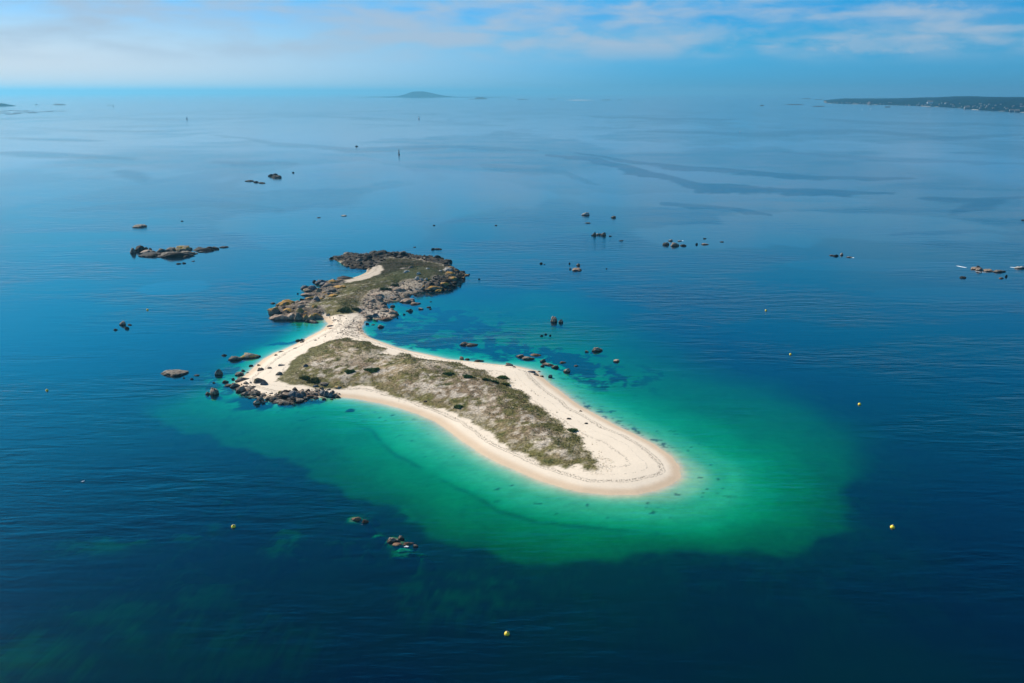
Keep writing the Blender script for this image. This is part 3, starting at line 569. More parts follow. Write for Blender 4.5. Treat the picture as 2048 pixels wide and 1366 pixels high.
# ---- prominent rocks, one entry each: px, py, w, h, form, stone, label
ROCKS = [
# west point of the main island
(414.5,783,8,16,'B','p','left half of the tall split boulder standing in green water off the western point'),
(429,782,15,20,'R','p','right larger half of the tall split boulder in green water off the western point'),
(439.5,745,16,13,'B','g','squat two-toned boulder alone in the water north of the split boulder'),
(470,716,27,9,'S','g','low elongated rock with a pale left end in the turquoise western cove'),
(502,710,35,12,'L','y','long ribbed rock with green lichen in the shallows of the western cove'),
(449.5,710,11,4,'B','d','small dark rock awash left of the two big rocks in the western cove'),
(501,730.5,9,5,'B','d','small dark rock awash just off the beach of the western cove'),
(517.5,729.5,9,5,'B','d','small dark rock on the wet sand at the cove waterline'),
(521.5,738,16,7,'L','g','grey rounded rock lying on the sand behind the cove waterline'),
(538.5,735,9,6,'B','g','small pale grey block on the dry sand of the western beach'),
(487,740.5,9,4,'S','b','small blue grey flat rock in the shallows next to the sandy western corner'),
(478,747,18,8,'S','g','tilted grey slab half in the water at the western beach edge'),
(495,745,6,3,'B','d','tiny dark stone on wet sand right of the tilted slab'),
(486,757,27,9,'L','g','broad low grey rock at the sand edge above the western boulder row'),
(467,757.5,7,4,'B','g','small rock in the water left of the broad low grey rock'),
(450.5,762.5,12,5,'S','g','flat pale rock at the seaward start of the western rock ridge'),
(428,764.5,8,3.5,'B','d','small dark rock awash between the split boulder and the western ridge'),
(502,765,5,3.5,'B','b','little round stone on the sand left of the layered boulder'),
(513,762,12,9,'S','y','left olive slab of the layered boulder group on the western beach'),
(520.5,760.5,20,11,'L','g','middle banded hump of the layered boulder group on the western beach'),
(530,766,16,9,'B','b','blue grey faceted block at the right of the layered boulder group'),
(460,769,24,5,'S','p','brown flat ledge leading into the western boulder row'),
(471,770,18,10,'L','g','striped leaning boulder at the head of the western boulder row'),
(484,778,16,14,'R','p','tall rounded pinkish boulder in the middle of the western boulder row'),
(475,781,9,9,'B','g','upright grey boulder tucked at the left of the western boulder row'),
(503,776,20,5,'S','g','long smooth loaf shaped rock along the inner side of the western row'),
(494,786,14,9,'R','p','rounded lobe at the seaward side of the western boulder row'),
(508,786,18,9,'L','g','double lobed grey boulder in the western boulder row'),
(519,788,14,8,'B','d','dark broken block where the western row meets the southern rocks'),
(515,804,12,10,'R','p','pink rounded boulder nearest the water on the south side of the western point'),
(521,797,13,9,'R','g','grey boulder directly behind the pink rounded one at the point'),
(526,803,9,9,'B','g','narrow dark streaked boulder right of the pink rounded one at the point'),
(547,797,17,9,'L','g','mottled grey boulder at the left of the dark southern outcrop'),
(561,783,14,8,'B','y','lichen stained pale block behind the dark southern outcrop'),
(570,791,22,13,'B','d','big black jagged rock with a yellow patch in the southern outcrop'),
(585,787,20,13,'S','b','steep blue black rock in the centre of the southern outcrop'),
(597,790,16,9,'S','b','sloping dark right end of the southern outcrop'),
(568,803,40,7,'S','g','broad brown ledge below the southern outcrop at the waterline'),
(594,799,26,6,'S','g','thin brown ledge tapering to the right of the southern outcrop'),
(620,792,24,3,'S','r','thin reddish flat ledge running off the sand near the blue slabs'),
(632,786,10,6,'B','p','pale rounded block left of the blue striped slabs'),
(644,785,12,13,'S','b','first and tallest of the blue striped tilted slabs by the south beach'),
(653,788,13,13,'S','b','second blue striped tilted slab by the south beach'),
(661,790,14,12,'S','b','third blue striped tilted slab, lowest at its foot'),
(670,790,12,8,'R','g','rounded grey boulder closing the right end of the blue slabs'),
(558.5,747,12,7,'R','g','pale dome shaped rock against the dune edge west of the grass'),
(562,729,17,6,'B','b','low bluish rock on white sand at the western tip of the grass'),
(613,731,11,6,'B','b','dark rock standing alone inside the grassy western dunes'),
(630,771,12,6,'B','b','small bluish rock at the foot of the bush on the south dune edge'),
(649,767,18,6,'R','g','low grey dome at the dune edge right of the bush'),
(675,773,14,5,'S','y','flat pale rock lying where the south beach begins'),
(595,680,10,6,'B','d','dark rock on the northern sand slope facing the isthmus cove'),
(605,679,12,7,'B','d','larger dark rock beside it on the sand slope facing the isthmus cove'),
(604,683.5,9,4,'S','g','flat stone at the foot of the dark rocks on the cove sand slope'),
(552,710,7,3,'S','d','little dark stone on wet sand halfway along the western beach'),
(564,703,12,2.5,'S','d','thin dark strip of rock in the wet sand of the western beach'),
(590,696,9,2.5,'S','p','reddish flat stone on the western beach below the cove rocks'),
(631,680,6,3,'B','d','tiny dark stone midway up the sand of the western beach'),
# southwest of the small headland
(540,621,10,12,'B','g','pointed grey boulder at the far western end of the headland'),
(551,620,17,13,'R','o','round boulder with rusty lichen next to the pointed western boulder'),
(573,606,33,14,'R','o','big orange topped boulder on the western headland'),
(562,634,44,13,'S','p','long smooth pale whaleback slab sloping into the turquoise cove'),
(582,633,24,15,'S','p','middle striped hump of the pale whaleback above the cove'),
(597,635,18,16,'S','g','grey ribbed end of the whaleback, steep towards the cove'),
(579,619,26,7,'S','o','flat orange ledge behind the pale whaleback slab'),
(602,621,18,10,'B','y','yellow green angular block above the ribbed whaleback end'),
(600,611,17,9,'B','p','pale pink block between the orange boulder and the turf'),
(612,635,14,15,'S','o','first leaning orange rib right of the whaleback'),
(621,634,13,14,'S','y','second leaning rib right of the whaleback, paler'),
(632,632,24,11,'S','o','third and longest orange topped rib ending at the isthmus sand'),
(625,642,26,6,'S','g','dark low tongue of rock curving into the isthmus cove'),
(616,641,8,8,'R','g','small round boulder at the root of the low dark tongue'),
(655,628,8,6,'B','y','pale yellowish boulder where the turf meets the isthmus sand'),
(634,599,19,12,'S','b','big blue grey slab leaning on the western headland slope'),
(624,596,22,8,'R','o','orange domed rock left of the blue grey leaning slab'),
(610,604,30,6,'S','p','flat pink ledge below the orange domed rock'),
(603,598,11,5,'B','d','black rock at the edge of the ledge in the headland bay'),
(545,606,10,3,'S','d','thin black rock awash off the western headland boulders'),
(554,608,6,3,'B','d','tiny black rock awash beside the orange topped boulder'),
(611,574,17,7,'S','b','low grey green rock at the mouth of the little western inlet'),
(625,575,20,10,'L','b','layered grey green rock mass on the little western inlet'),
(618,581,22,6,'S','g','flat grey rock in front of the layered grey green mass'),
(618,588,30,5,'S','p','pink tongue of rock reaching left into the sea'),
(638,580,10,12,'B','y','upright greenish rock at the inner side of the inlet'),
(628,562,8,7,'B','d','black block at the northern lip of the inlet'),
(643,563,22,8,'S','b','grey sloping rock right of the black block'),
(645,568,15,7,'S','b','leaning dark slab below the grey sloping rock at the inlet'),
(657,569,26,7,'S','p','smooth grey pink slab on the inlet north side'),
(667,563,16,6,'R','o','rounded orange rock crowning the inlet north side'),
(678,573,28,7,'S','o','long orange and pink slab by the turf above the inlet'),
(662,579,20,7,'L','g','dark striped rock wall facing the inlet'),
(658,587,12,8,'B','b','deep blue shadowed block on the headland crest edge'),
(665,591,20,7,'S','o','bright orange low rock on the turf edge'),
(676,585,16,4,'S','y','thin pale yellow rock lying in the turf edge'),
(695,556,40,5.5,'S','d','long dark weedy reef lying off the small northern beach'),
(596,587,4,2.5,'B','d','speck of black rock awash in front of the pink tongue'),
(660,651,14,5.5,'B','b','dark wet rock pair on the isthmus beach above the kayak'),
(656,652,7,3,'B','d','low black stone left of the dark wet rock above the kayak'),
# north side of the small headland
(829,494,6,1.6,'S','d','thin dark rock awash north of the headland, alone'),
(865,497.5,8,5,'B','d','upright dark rock of the small reef north of the headland'),
(876,497.5,18,3,'S','d','flat dark strip of the small reef north of the headland'),
(902,523,9,7,'B','d','black rock standing off the northeast corner of the headland'),
(938,548,3.5,3,'B','d','tiny black rock just off the eastern tip of the headland'),
(958,557.5,5,3.5,'B','d','small black rock farthest east of the headland'),
(921,573.5,4,2,'B','d','speck of dark rock southeast of the headland tip'),
(762,505,26,8,'R','d','largest domed rock on the far skyline of the headland'),
(780,508,16,7,'B','d','blocky dark rock right of the domed skyline rock'),
(808,508.5,20,8,'B','d','dark hump on the far shore of the headland'),
(834,556,9,7,'R','w','left of three white boulders under the green knoll'),
(843.5,558.5,7,5,'R','w','middle of three white boulders under the green knoll'),
(853,558.5,7,6,'R','w','right of three white boulders under the green knoll'),
(836,546,9,7,'B','w','pale rock on the shoulder of the green knoll'),
(856,538.5,10,4,'S','w','bright flat rock near the top of the green knoll'),
(880,542,9,3,'S','w','small bright ledge on the far right top of the knoll'),
(813,543,15,5,'S','w','flat white rock in the dark turf left of the knoll'),
(822,536,13,6,'S','g','grey outcrop in the dark turf behind the flat white rock'),
(806,537,17,3.5,'S','g','thin pale ledge in the dark turf left of the grey outcrop'),
(895,540,20,9,'R','w','pale grey and rust dome at the eastern end of the knoll'),
(902,548,20,10,'R','o','orange lichen crusted hump on the eastern shore'),
(903,556,24,7,'S','o','yellow orange ledge below the crusted hump on the eastern shore'),
(868,572.5,30,7,'S','o','long orange topped ledge on the southeastern shore of the headland'),
(889,567,24,7,'S','o','mustard coloured rock between the long ledge and the eastern tip'),
(876,578,12,6,'R','b','rounded bluish boulder under the long orange ledge'),
# headland south east shore
(815,600,28,9,'R','p','big tan dome rock standing in the sea off the headland'),
(831,606,22,6,'L','p','low double tan rock right of the big tan dome'),
(812,589,27,9,'L','g','tan and black rock crowding behind the big tan dome'),
(830,590,6,4,'B','d','small black rock in the water right of the crowded rock'),
(841,616.5,13,6,'B','p','tan rock alone in the water south of the double rock'),
(857,614,10,3,'S','d','thin dark rock of the easternmost trio'),
(860,617.5,6,3,'B','d','round dark rock of the easternmost trio'),
(862,603,4.5,1.6,'S','d','speck of rock north of the easternmost trio'),
(822,620.5,12,6.5,'B','g','dark topped rock in the middle of the headland bay'),
(814,621,7,3,'B','d','small companion left of the dark topped bay rock'),
(808,628,6,4,'B','d','small square dark rock in the headland bay'),
(795.5,635.5,4,2.5,'B','d','tiny dark rock off the red weedy point'),
(761,652.5,13,6,'S','p','tan topped rock lying in the dark bay by the isthmus'),
(734,646.5,9,5,'B','d','dark green rock at the corner of the isthmus bay'),
(746,649,8,2,'S','d','thin weedy rock between the corner and the tan topped rock'),
(758,597,17,10,'L','p','big rounded pale slab on the headland slope above the bay'),
(744,602,16,7,'S','p','smooth pink slab left of the rounded pale slab'),
(752,588,26,6,'S','p','sunlit pink ledge under the headland turf'),
(795,578,30,7,'S','p','pale ledge with broken blocks along the headland top'),
(767,607,15,6,'S','g','dark ridge rock at the edge of the rocky bay flat'),
(764,612.5,25,8,'L','p','broad tan rock reaching into the bay flat'),
(784,611.5,11,6,'B','g','olive rock in the water beside the broad tan rock'),
(745,617,8,4,'B','d','small dark stone on the pink flat'),
(768,620.5,20,5,'S','g','low grey rock on the far end of the pink flat'),
(784,624.5,20,6,'S','p','brown weedy point of the bay flat'),
(740,631,20,7,'L','g','pale grey hummock at the foot of the pink flat'),
(752,629,14,6,'B','b','broken blue grey rubble block on the pink flat'),
(772,637,24,6,'S','r','red brown weedy rock at the southern end of the flat'),
(795,589,9,5,'B','g','grey block left behind the crowded rock'),
# sea rocks west and north
(278,452,27,6,'S','g','low grey skerry alone north of the long western reef'),
(364,442,5,1.6,'S','d','speck of rock far off above the long western reef'),
(267,501,13,17,'S','g','steep grey boulder at the left end of the long western reef'),
(279,498,18,13,'S','d','dark sloping boulder second from the left end of the western reef'),
(290,497.5,11,10,'B','g','peaked brownish boulder near the left end of the western reef'),
(301,496,7,11,'B','d','upright spike of rock on the western reef'),
(293,504,26,9,'S','p','pale leaning slab in front of the left end of the western reef'),
(307,505,22,7,'S','g','grey ledge right of the pale leaning slab on the western reef'),
(326,501,20,8,'L','g','rounded brown rock mass starting the middle of the western reef'),
(344,498,24,8,'L','g','brown crest of the middle western reef'),
(366,497,28,12,'L','y','tall greenish block on the middle of the western reef'),
(381,496,8,9,'B','d','square black rock right of the tall greenish block'),
(336,508,44,8,'S','g','long front ledge of the middle western reef'),
(374,505,36,7,'S','g','purplish ledge at the front right of the western reef'),
(374,513,14,4,'S','d','low flat rock in front of the western reef ledges'),
(320,513,14,3,'S','d','small low rock before the long front ledge'),
(284,513,7,2.5,'B','d','tiny rock before the left end of the western reef'),
(402,497,22,6,'S','d','dark low rock in the tail of the western reef'),
(403,503,14,3,'S','d','thin rock beneath the tail of the western reef'),
(420,495,16,4,'S','d','narrow dark link in the tail of the western reef'),
(431,495.5,17,8,'B','d','jagged black rock near the right end of the western reef'),
(300,510,46,4,'S','d','dark weedy skirt under the left half of the western reef'),
(352,512,58,3.5,'S','d','dark weedy skirt under the middle of the western reef'),
(410,500,40,3,'S','d','dark weedy skirt under the tail of the western reef'),
(447,494,18,2,'S','d','thin sliver at the far right end of the western reef'),
(357,527,10,2.5,'S','d','flat black rock in front of the western reef, left of a pair'),
(368,525.5,9,4,'B','d','blocky black rock in front of the western reef, right of a pair'),
(386,522,7,1.6,'S','d','faint sliver right of the pair in front of the western reef'),
(246,647,11,8,'R','p','pinkish round rock of the four skerries left of the island'),
(260,649,10,3,'S','d','flat dark rock right of the pinkish round one'),
(255,656,9,5,'B','d','dark rock below the pinkish round one'),
(231,659,8,3,'S','d','lowest leftmost dark rock of the four skerries'),
(352,744,46,11,'R','g','large smooth whale shaped rock alone west of the island'),
(393,750,11,3,'S','d','thin weedy rock between the whale shaped rock and the island'),
(383,757,7,4,'B','d','small black rock southeast of the whale shaped rock'),
(368,755.5,6,2.5,'S','d','faint dark rock just under the whale shaped rock'),
(498,361.5,18,2.5,'S','d','left strip of the thin distant reef'),
(511,363.5,10,4,'B','d','dark middle block of the thin distant reef'),
(524,365.5,16,2.5,'S','d','right strip of the thin distant reef'),
(544,351,14,5,'B','d','left dark block of the distant cluster right of the thin reef'),
(553,353.5,18,6,'L','d','right dark block of the distant cluster right of the thin reef'),
(551,348.5,10,3,'S','d','rear rock of the distant cluster right of the thin reef'),
(587,345,5,2.5,'B','d','single dark rock far right of the distant cluster'),
(713,292.5,6,2,'S','d','dark rock far out left of the beacon tower'),
(638,435,8,1.6,'S','d','faint rock in the calm water above the headland'),
(687,431,12,2.5,'S','w','pale topped rock in the calm water above the headland'),
(868,450.5,5,1.8,'S','d','small dark rock north of the headland in open water'),
(992,450.5,6,1.8,'S','d','small dark rock northeast of the headland in open water'),
# east skerries
(1173,428,14,7,'R','w','white topped round skerry farthest north of the eastern group'),
(1227,434,9,4.5,'R','g','small round skerry right of the white topped one'),
(1176,445.5,12,2,'S','g','thin wave washed rock below the white topped skerry'),
(1190,468,9,9,'B','g','left boulder of the spiky cluster in the eastern sea'),
(1194.5,466,6,12,'B','w','tallest pale spike of the spiky cluster'),
(1200,466.5,7,11,'B','g','right spike of the spiky cluster in the eastern sea'),
(1208,468.5,9,8,'R','g','round boulder at the right foot of the spiky cluster'),
(1184,470,5,3,'B','d','small dark rock left of the spiky cluster'),
(1220,471.5,7,3,'B','d','small dark rock right of the spiky cluster'),
(1242,481,10,1.8,'S','d','flat sliver southeast of the spiky cluster'),
(1330,487,15,8,'B','g','grey boulder at the left end of the eastern reef'),
(1350,489,17,8,'L','p','pale pink block in the middle of the eastern reef'),
(1342,480.5,8,4,'R','w','little white boulder behind the eastern reef'),
(1359,481.5,10,2,'S','w','thin white rock behind the eastern reef'),
(1367,490.5,13,4,'S','d','low dark end of the eastern reef'),
(1394,488,6,4,'B','d','small dark rock right of the eastern reef'),
(1409,488,15,3,'S','p','flat pale rock right of the eastern reef'),
(1409,476.5,8,3,'B','d','dark rock behind the flat pale rock of the eastern reef'),
(1443,483.5,9,2,'S','d','rightmost sliver of the eastern reef'),
(1081.5,526,7,4.5,'B','d','black rock in open water northeast of the headland'),
(1089,528.5,4,1.4,'S','d','speck beside the black rock in open water'),
(1139.5,526.5,4,4,'B','d','small black rock above the brown skerry'),
(1156.5,529.5,7,5,'R','g','round rock behind the brown skerry'),
(1140,536.5,5,6,'B','w','white capped left end of the brown skerry'),
(1154,538,26,7,'L','p','long brown skerry in the eastern sea'),
(1213,537,3.5,1.5,'S','d','tiny speck right of the brown skerry'),
(1109,638,13,15,'R','p','tall pink boulder standing in the sea east of the isthmus'),
(1123,642.5,11,8,'B','p','shorter boulder leaning on the tall pink one'),
(1083,671,7,3,'S','d','left stone of the three small dark rocks below the tall pink boulder'),
(1091,667.5,7,4,'B','d','middle stone of the three small dark rocks below the tall pink boulder'),
(1101,670.5,6,3,'B','d','right stone of the three small dark rocks below the tall pink boulder'),
(1193,698.5,23,9,'S','p','cream coloured boat shaped skerry east of the beach'),
(1173,702,9,5,'B','p','small brown rock left of the boat shaped skerry'),
(1232,721,14,6,'S','p','brown tipped rock farthest east of the beach'),
(928,687,15,7,'R','g','left brown hump of the double rock in the green bay'),
(944,688,24,7,'L','g','right longer hump of the double rock in the green bay'),
(1042,711,14,6.5,'R','p','round brown rock off the sandy shoulder'),
(1055,715,26,7,'S','p','long tapered brown rock off the sandy shoulder'),
(1073,709,22,4,'S','r','reddish half drowned end of the long tapered rock'),
(1087,721,10,8,'R','g','grey dome on the ledge off the sandy shoulder'),
(1084,731,9,5,'B','p','pale block at the water edge of the shoulder ledge'),
(1097,728,24,4,'S','p','brown flat ledge off the sandy shoulder'),
(1111.5,733,13,7,'R','g','dark round boulder right of the brown flat ledge'),
(1125,724,13,4,'S','r','rusty weed covered rock behind the dark round boulder'),
(1153,731,9,3,'S','r','rusty rock at the outer end of the shoulder ledge'),
(1135,740.5,12,9,'R','p','tan boulder standing in green shallows'),
(1099.5,751,10,10,'B','b','dark pointed boulder in the pale shallows'),
(1018,729,17,9,'L','p','tan block at the top of the eastern beach'),
(1029,734,8,3.5,'B','b','small bluish stones at the foot of the tan beach block'),
(1061,742,18,6,'B','b','bluish white rocks at the bend of the eastern beach'),
(1071,748,13,6,'B','g','grey rock following the bluish white ones at the bend'),
(1083,752,9,3.5,'S','g','flat stone in the shallows at the beach bend'),
(1077.5,742,6,2.5,'B','r','small rusty stone in the shallows at the beach bend'),
(924,716,8,6.5,'R','p','tan rock on the waterline of the north beach'),
(934,718,11,4,'S','d','dark weedy rock right of the tan waterline rock'),
(957,721,20,3,'S','d','thin line of weedy rock along the north beach'),
(664,640,0,0,'','',''),
# right side skerries
(1664,510.5,9,2.5,'S','g','thin left rock of the lone far right reef'),
(1673,511,13,4,'B','d','dark middle rock of the lone far right reef'),
(1683,508,5.5,6,'R','w','pale knob standing on the lone far right reef'),
(1699,514,12,2.2,'S','g','surf washed right end of the lone far right reef'),
(1948,536.5,16,5,'S','p','left sloping slab of the rightmost skerry'),
(1958,539,11,7,'R','p','round pink boulder of the rightmost skerry'),
(1955.5,532.5,8,4,'B','g','block perched behind the rightmost skerry'),
(1976,540,24,5,'L','p','brown ridge of the rightmost skerry'),
(1997,543,24,2,'S','g','thin tail of the rightmost skerry'),
(1927,554.5,11,3.5,'R','d','oval dark rock in front of the rightmost skerry'),
(2013,552,6,4,'B','d','small square rock beneath the tail of the rightmost skerry'),
(2002,556,9,2.5,'S','r','reddish rock beneath the tail of the rightmost skerry'),
(2042,535,20,5,'S','w','white topped rock cut by the right edge of the photo'),
(2046,440,8,2,'S','d','dark rock at the right edge in the distant water'),
# foreground reef
(785,1079,27,11,'S','p','long orange tinted slab of the foreground reef',-.0),
(803,1075,15,9,'S','p','rounded pink slab right of the long one on the foreground reef'),
(793,1087,20,5,'S','r','brown ledge in front of the pink foreground slabs'),
(815,1086,24,5,'S','r','rusty low ledge right of the brown one on the foreground reef'),
(832,1091.5,10,5.5,'R','p','small round dry rock at the right of the foreground reef'),
(714,1036,18,9,'R','r','rust red rock just breaking the surface in the foreground'),
(730,1041.5,15,7,'S','r','brown rock beside the rust red one in the foreground'),
]
SUNK = [(808,1097,34,8,'u','upper green slab under water at the foreground reef'),(800,1109,30,7,'u','lower green slab under water at the foreground reef'),
(820,1104,20,8,'u','right green slab under water at the foreground reef'),(757,1069,28,9,'u','grey drowned rock left of the foreground slabs'),(848,1107,18,8,'u','green drowned rock right of the foreground reef')]
for r_ in ROCKS:
    if not r_[4]: continue
    px, py, w_, h_, kd, mk, lab = r_[:7]
    west = px < 640 and 700 < py < 830
    rock(px, py, w_*1.04, h_*1.08, kd, mk, lab, name='boulder' if h_ > 8 and kd in 'RBL' else 'rock')
for px, py, w_, h_, mk, lab in SUNK:
    x, y = at(px, py); s = slant(x, y)/FPX; zb = float(hz(x, y))
    put_rock(x, y, -.95, w_*s, w_*s*.62, .75, 'S', mk, lab, 'rock', i=int(px))

# ---- the boulder jumbles of the shores: each boulder its own object
def inside(P, x, y): return float(sdf(P, np.array([x]), np.array([y]))[0])
REST = []          # (x, y, z, w, d, h, rot, tilt, mesh index, stone): boulders past the few hundred largest
def jumble(pts, nobj, count, wlo, whi, mats, label, group, seed, tall=.42, power=2.2):
    rnd = random.Random(seed); P = poly(pts, .5); lo = P.min(0); hi = P.max(0); placed = []; done = 0
    sizes = sorted((wlo + (whi-wlo)*rnd.random()**power for _ in range(count)), reverse=True)
    for i, W in enumerate(sizes):
        for _ in range(40):
            x, y = rnd.uniform(lo[0], hi[0]), rnd.uniform(lo[1], hi[1])
            if inside(P, x, y) > -.5 and all((x-a)**2+(y-b)**2 > (.40*(W+c))**2 for a, b, c in placed): break
        else: continue
        placed.append((x, y, W)); z = max(float(hz(x, y)), -.9); H = W*rnd.uniform(tall*.5, tall*1.0); mk = rnd.choice(mats); done += 1
        dd, rot, tl = W*rnd.uniform(.55, .95), rnd.uniform(-1.2, 1.2), rnd.uniform(-.25, .25)
        if done > nobj: REST.append((x, y, z-H*.1, W, dd, H, rot, tl, i % 6, mk)); continue
        lb, gr = label(x, mk)
        put_rock(x, y, z - H*.1, W, dd, H, rnd.choice('SSBBL'), mk, lb, 'boulder' if W > 5 else 'rock', rot, tl, gr, i, small=W < 4)
TONE = dict(d='dark', g='grey', p='pinkish', o='lichen orange', y='pale', b='bluish')
def by_third(place, x0, x1, names):
    def f(x, mk):
        t = min(2, max(0, int((x-x0)/(x1-x0)*3))); return '%s boulder in the jumble %s of %s' % (TONE[mk], names[t], place), '%s boulders %s of %s' % (TONE[mk], names[t], place)
    return f
jumble(ROCKS_N, 34, 190, 1.6, 10, 'ddddg', by_third('the northern headland shore', at(655,515)[0], at(895,515)[0], ('at the left third', 'in the middle', 'at the right third')), '', 1, .34)
jumble(ROCKS_E, 18, 110, 1.4, 7, 'dogd', by_third('the eastern headland tip', at(870,560)[0], at(930,560)[0], ('on the inner side', 'on the crown', 'at the outer end')), '', 2, .32)
jumble(ROCKS_C, 16, 80, .8, 5, 'pgdp', by_third('the pink rocky flat', at(730,600)[0], at(845,600)[0], ('at the left', 'in the middle', 'at the right')), '', 3, .28)
jumble(ROCKS_W, 10, 110, 1.0, 5.5, 'pogyd', by_third('the western headland', at(545,600)[0], at(680,600)[0], ('at the sea end', 'in the middle', 'near the turf')), '', 4, .30)
jumble(ROCKS_S, 14, 190, .7, 4.4, 'gdpg', by_third('the southwestern rock line', at(470,780)[0], at(680,780)[0], ('at the left', 'in the middle', 'at the right')), '', 5, .4)
# ---- loose stones: uncountable rubble as one object
items = []
for P_, cnt, mx_, mm_ in ((ROCKS_N, 900, 1.1, 1), (ROCKS_E, 600, 1.0, 1), (ROCKS_C, 900, .9, 2), (ROCKS_W, 600, .8, 2), (ROCKS_S, 700, .6, 0)):
    P = poly(P_, .5); lo = P.min(0); hi = P.max(0)
    for _ in range(cnt):
        x, y = RNG.uniform(lo[0], hi[0]), RNG.uniform(lo[1], hi[1])
        if float(samp('rock', x, y)) < .3: continue
        a = .25 + mx_*RNG.random()**2; items.append((x, y, max(float(hz(x, y)), -.4)+.1*a, a, a*RNG.uniform(.6, 1), a*RNG.uniform(.4, .8), RNG.uniform(0, 6), mm_))
gx, gy = at(712, 655, 1.5)
for _ in range(380):
    x, y = gx+RNG.normal(0, 8), gy+RNG.normal(0, 20)
    if 1 < float(samp('s', x, y)) and float(samp('veg', x, y)) < .1:
        a = .15+.45*RNG.random()**2; items.append((x, y, float(hz(x, y))+.05, a, a*.8, a*.6, RNG.uniform(0, 6), 0))
def rubble_mesh():
    order = 'gdpoyb'; V = []; F = []; M = []; n0 = 0
    bm = bmesh.new(); bmesh.ops.create_icosphere(bm, subdivisions=1, radius=1.0)
    bv = np.array([v.co[:] for v in bm.verts]); bf = np.array([[v.index for v in f.verts] for f in bm.faces]); bm.free()
    rg = np.random.default_rng(3)
    for x, y, z, a, b, c, rot, mi in items:
        v = bv*(1 + (rg.random((len(bv), 1))-.5)*.5)*np.array([a, b, c]); cr, sr = math.cos(rot), math.sin(rot)
        V.append(np.stack([v[:,0]*cr-v[:,1]*sr+x, v[:,0]*sr+v[:,1]*cr+y, v[:,2]+z], 1)); F.append(bf+n0); n0 += len(bv); M.append(np.full(len(bf), mi))
    low = [proto(950+i, ('block','round','slab')[i % 3], 2) for i in range(6)]
    PV = [np.array([v.co[:] for v in me.vertices]) for me in low]; PF = [np.array([list(p.vertices) for p in me.polygons]) for me in low]
    for x, y, z, w_, d_, h_, rot, tl, i, mk in REST:
        v = PV[i]*np.array([w_/2, d_/2, h_]); cr, sr = math.cos(rot), math.sin(rot); zz = v[:,2]+v[:,0]*tl
        V.append(np.stack([v[:,0]*cr-v[:,1]*sr+x, v[:,0]*sr+v[:,1]*cr+y, zz+z], 1)); F.append(PF[i]+n0); n0 += len(v); M.append(np.full(len(PF[i]), order.index(mk)))
    V = np.concatenate(V); F = np.concatenate(F); M = np.concatenate(M)
    me = bpy.data.meshes.new('rubble'); me.from_pydata(V.tolist(), [], F.tolist()); me.polygons.foreach_set('material_index', M.astype(np.int32)); me.update()
    return link('rubble', me, [RM[q] for q in order])
tag(rubble_mesh(), 'loose rubble and smaller broken rocks between the boulders', 'stones', kind='stuff')

# ------------------------------------------------------------------ vegetation
def leaf_mat(name, rough=.8):
    m, k, out = material(name)
    bs = k.new('ShaderNodeBsdfPrincipled'); a = k.new('ShaderNodeAttribute', attribute_name='tint')
    k.l.new(a.outputs['Color'], bs.inputs['Base Color']); bs.inputs['Roughness'].default_value = rough; bs.inputs['Specular IOR Level'].default_value = .1
    k.l.new(bs.outputs[0], out.inputs[0]); return m
LEAF = leaf_mat('leaf_tint')
def blades(name, cx, cy, cz, size, tint, nb, spread, seed, parent=None, flat=.8):
    """nb leaf-shaped faces round every centre, joined into one mesh."""
    rg = np.random.default_rng(seed); n_ = len(cx)*nb
    X_ = np.repeat(cx, nb); Y_ = np.repeat(cy, nb); Z_ = np.repeat(cz, nb); S = np.repeat(size, nb)*rg.uniform(.6, 1.25, n_)
    a = rg.uniform(0, 2*np.pi, n_); lean = rg.uniform(.15, 1.0, n_)*flat; rr = rg.random(n_)**.5*spread*np.repeat(size, nb)
    bx = X_+np.cos(a*3.1)*rr; by = Y_+np.sin(a*3.1)*rr; wd = S*.34
    p0 = np.stack([bx-np.sin(a)*wd, by+np.cos(a)*wd, Z_-.06], 1); p1 = np.stack([bx+np.sin(a)*wd, by-np.cos(a)*wd, Z_-.06], 1)
    tp = np.stack([bx+np.cos(a)*S*lean, by+np.sin(a)*S*lean, Z_+S*(1.1-lean*.55)], 1)
    V = np.stack([p0, p1, tp], 1).reshape(-1, 3).astype(np.float32); F = np.arange(n_*3, dtype=np.int32)
    me = bpy.data.meshes.new(name); me.vertices.add(n_*3); me.vertices.foreach_set('co', V.ravel())
    me.loops.add(n_*3); me.loops.foreach_set('vertex_index', F); me.polygons.add(n_); me.polygons.foreach_set('loop_start', np.arange(0, n_*3, 3, dtype=np.int32))
    me.update(calc_edges=True)
    T_ = np.repeat(tint, nb, 0)*rg.uniform(.7, 1.3, (n_, 1)); cattr(me, 'tint', np.repeat(np.clip(T_, .01, .8), 3, 0))
    return link(name, me, LEAF, parent)
NT = 560000
tx = RNG.uniform(-190, 130, NT); ty = RNG.uniform(300, 880, NT)
ti = np.searchsorted(xs, tx)-1; tj = np.searchsorted(ys, ty)-1
vg = L['veg'][tj, ti]; bareG = bare.reshape(X.shape)[tj, ti]; rkG = L['rock'][tj, ti]
keep = RNG.random(len(tx)) < .8*vg*(1-.85*bareG)*(1-.8*rkG)
vv_ = L['v'][tj, ti]
keep |= (vv_ > -5) & (vv_ < 0) & (RNG.random(len(tx)) < .10) & (fbm(tx, ty, 4, 2, 301) > .55)
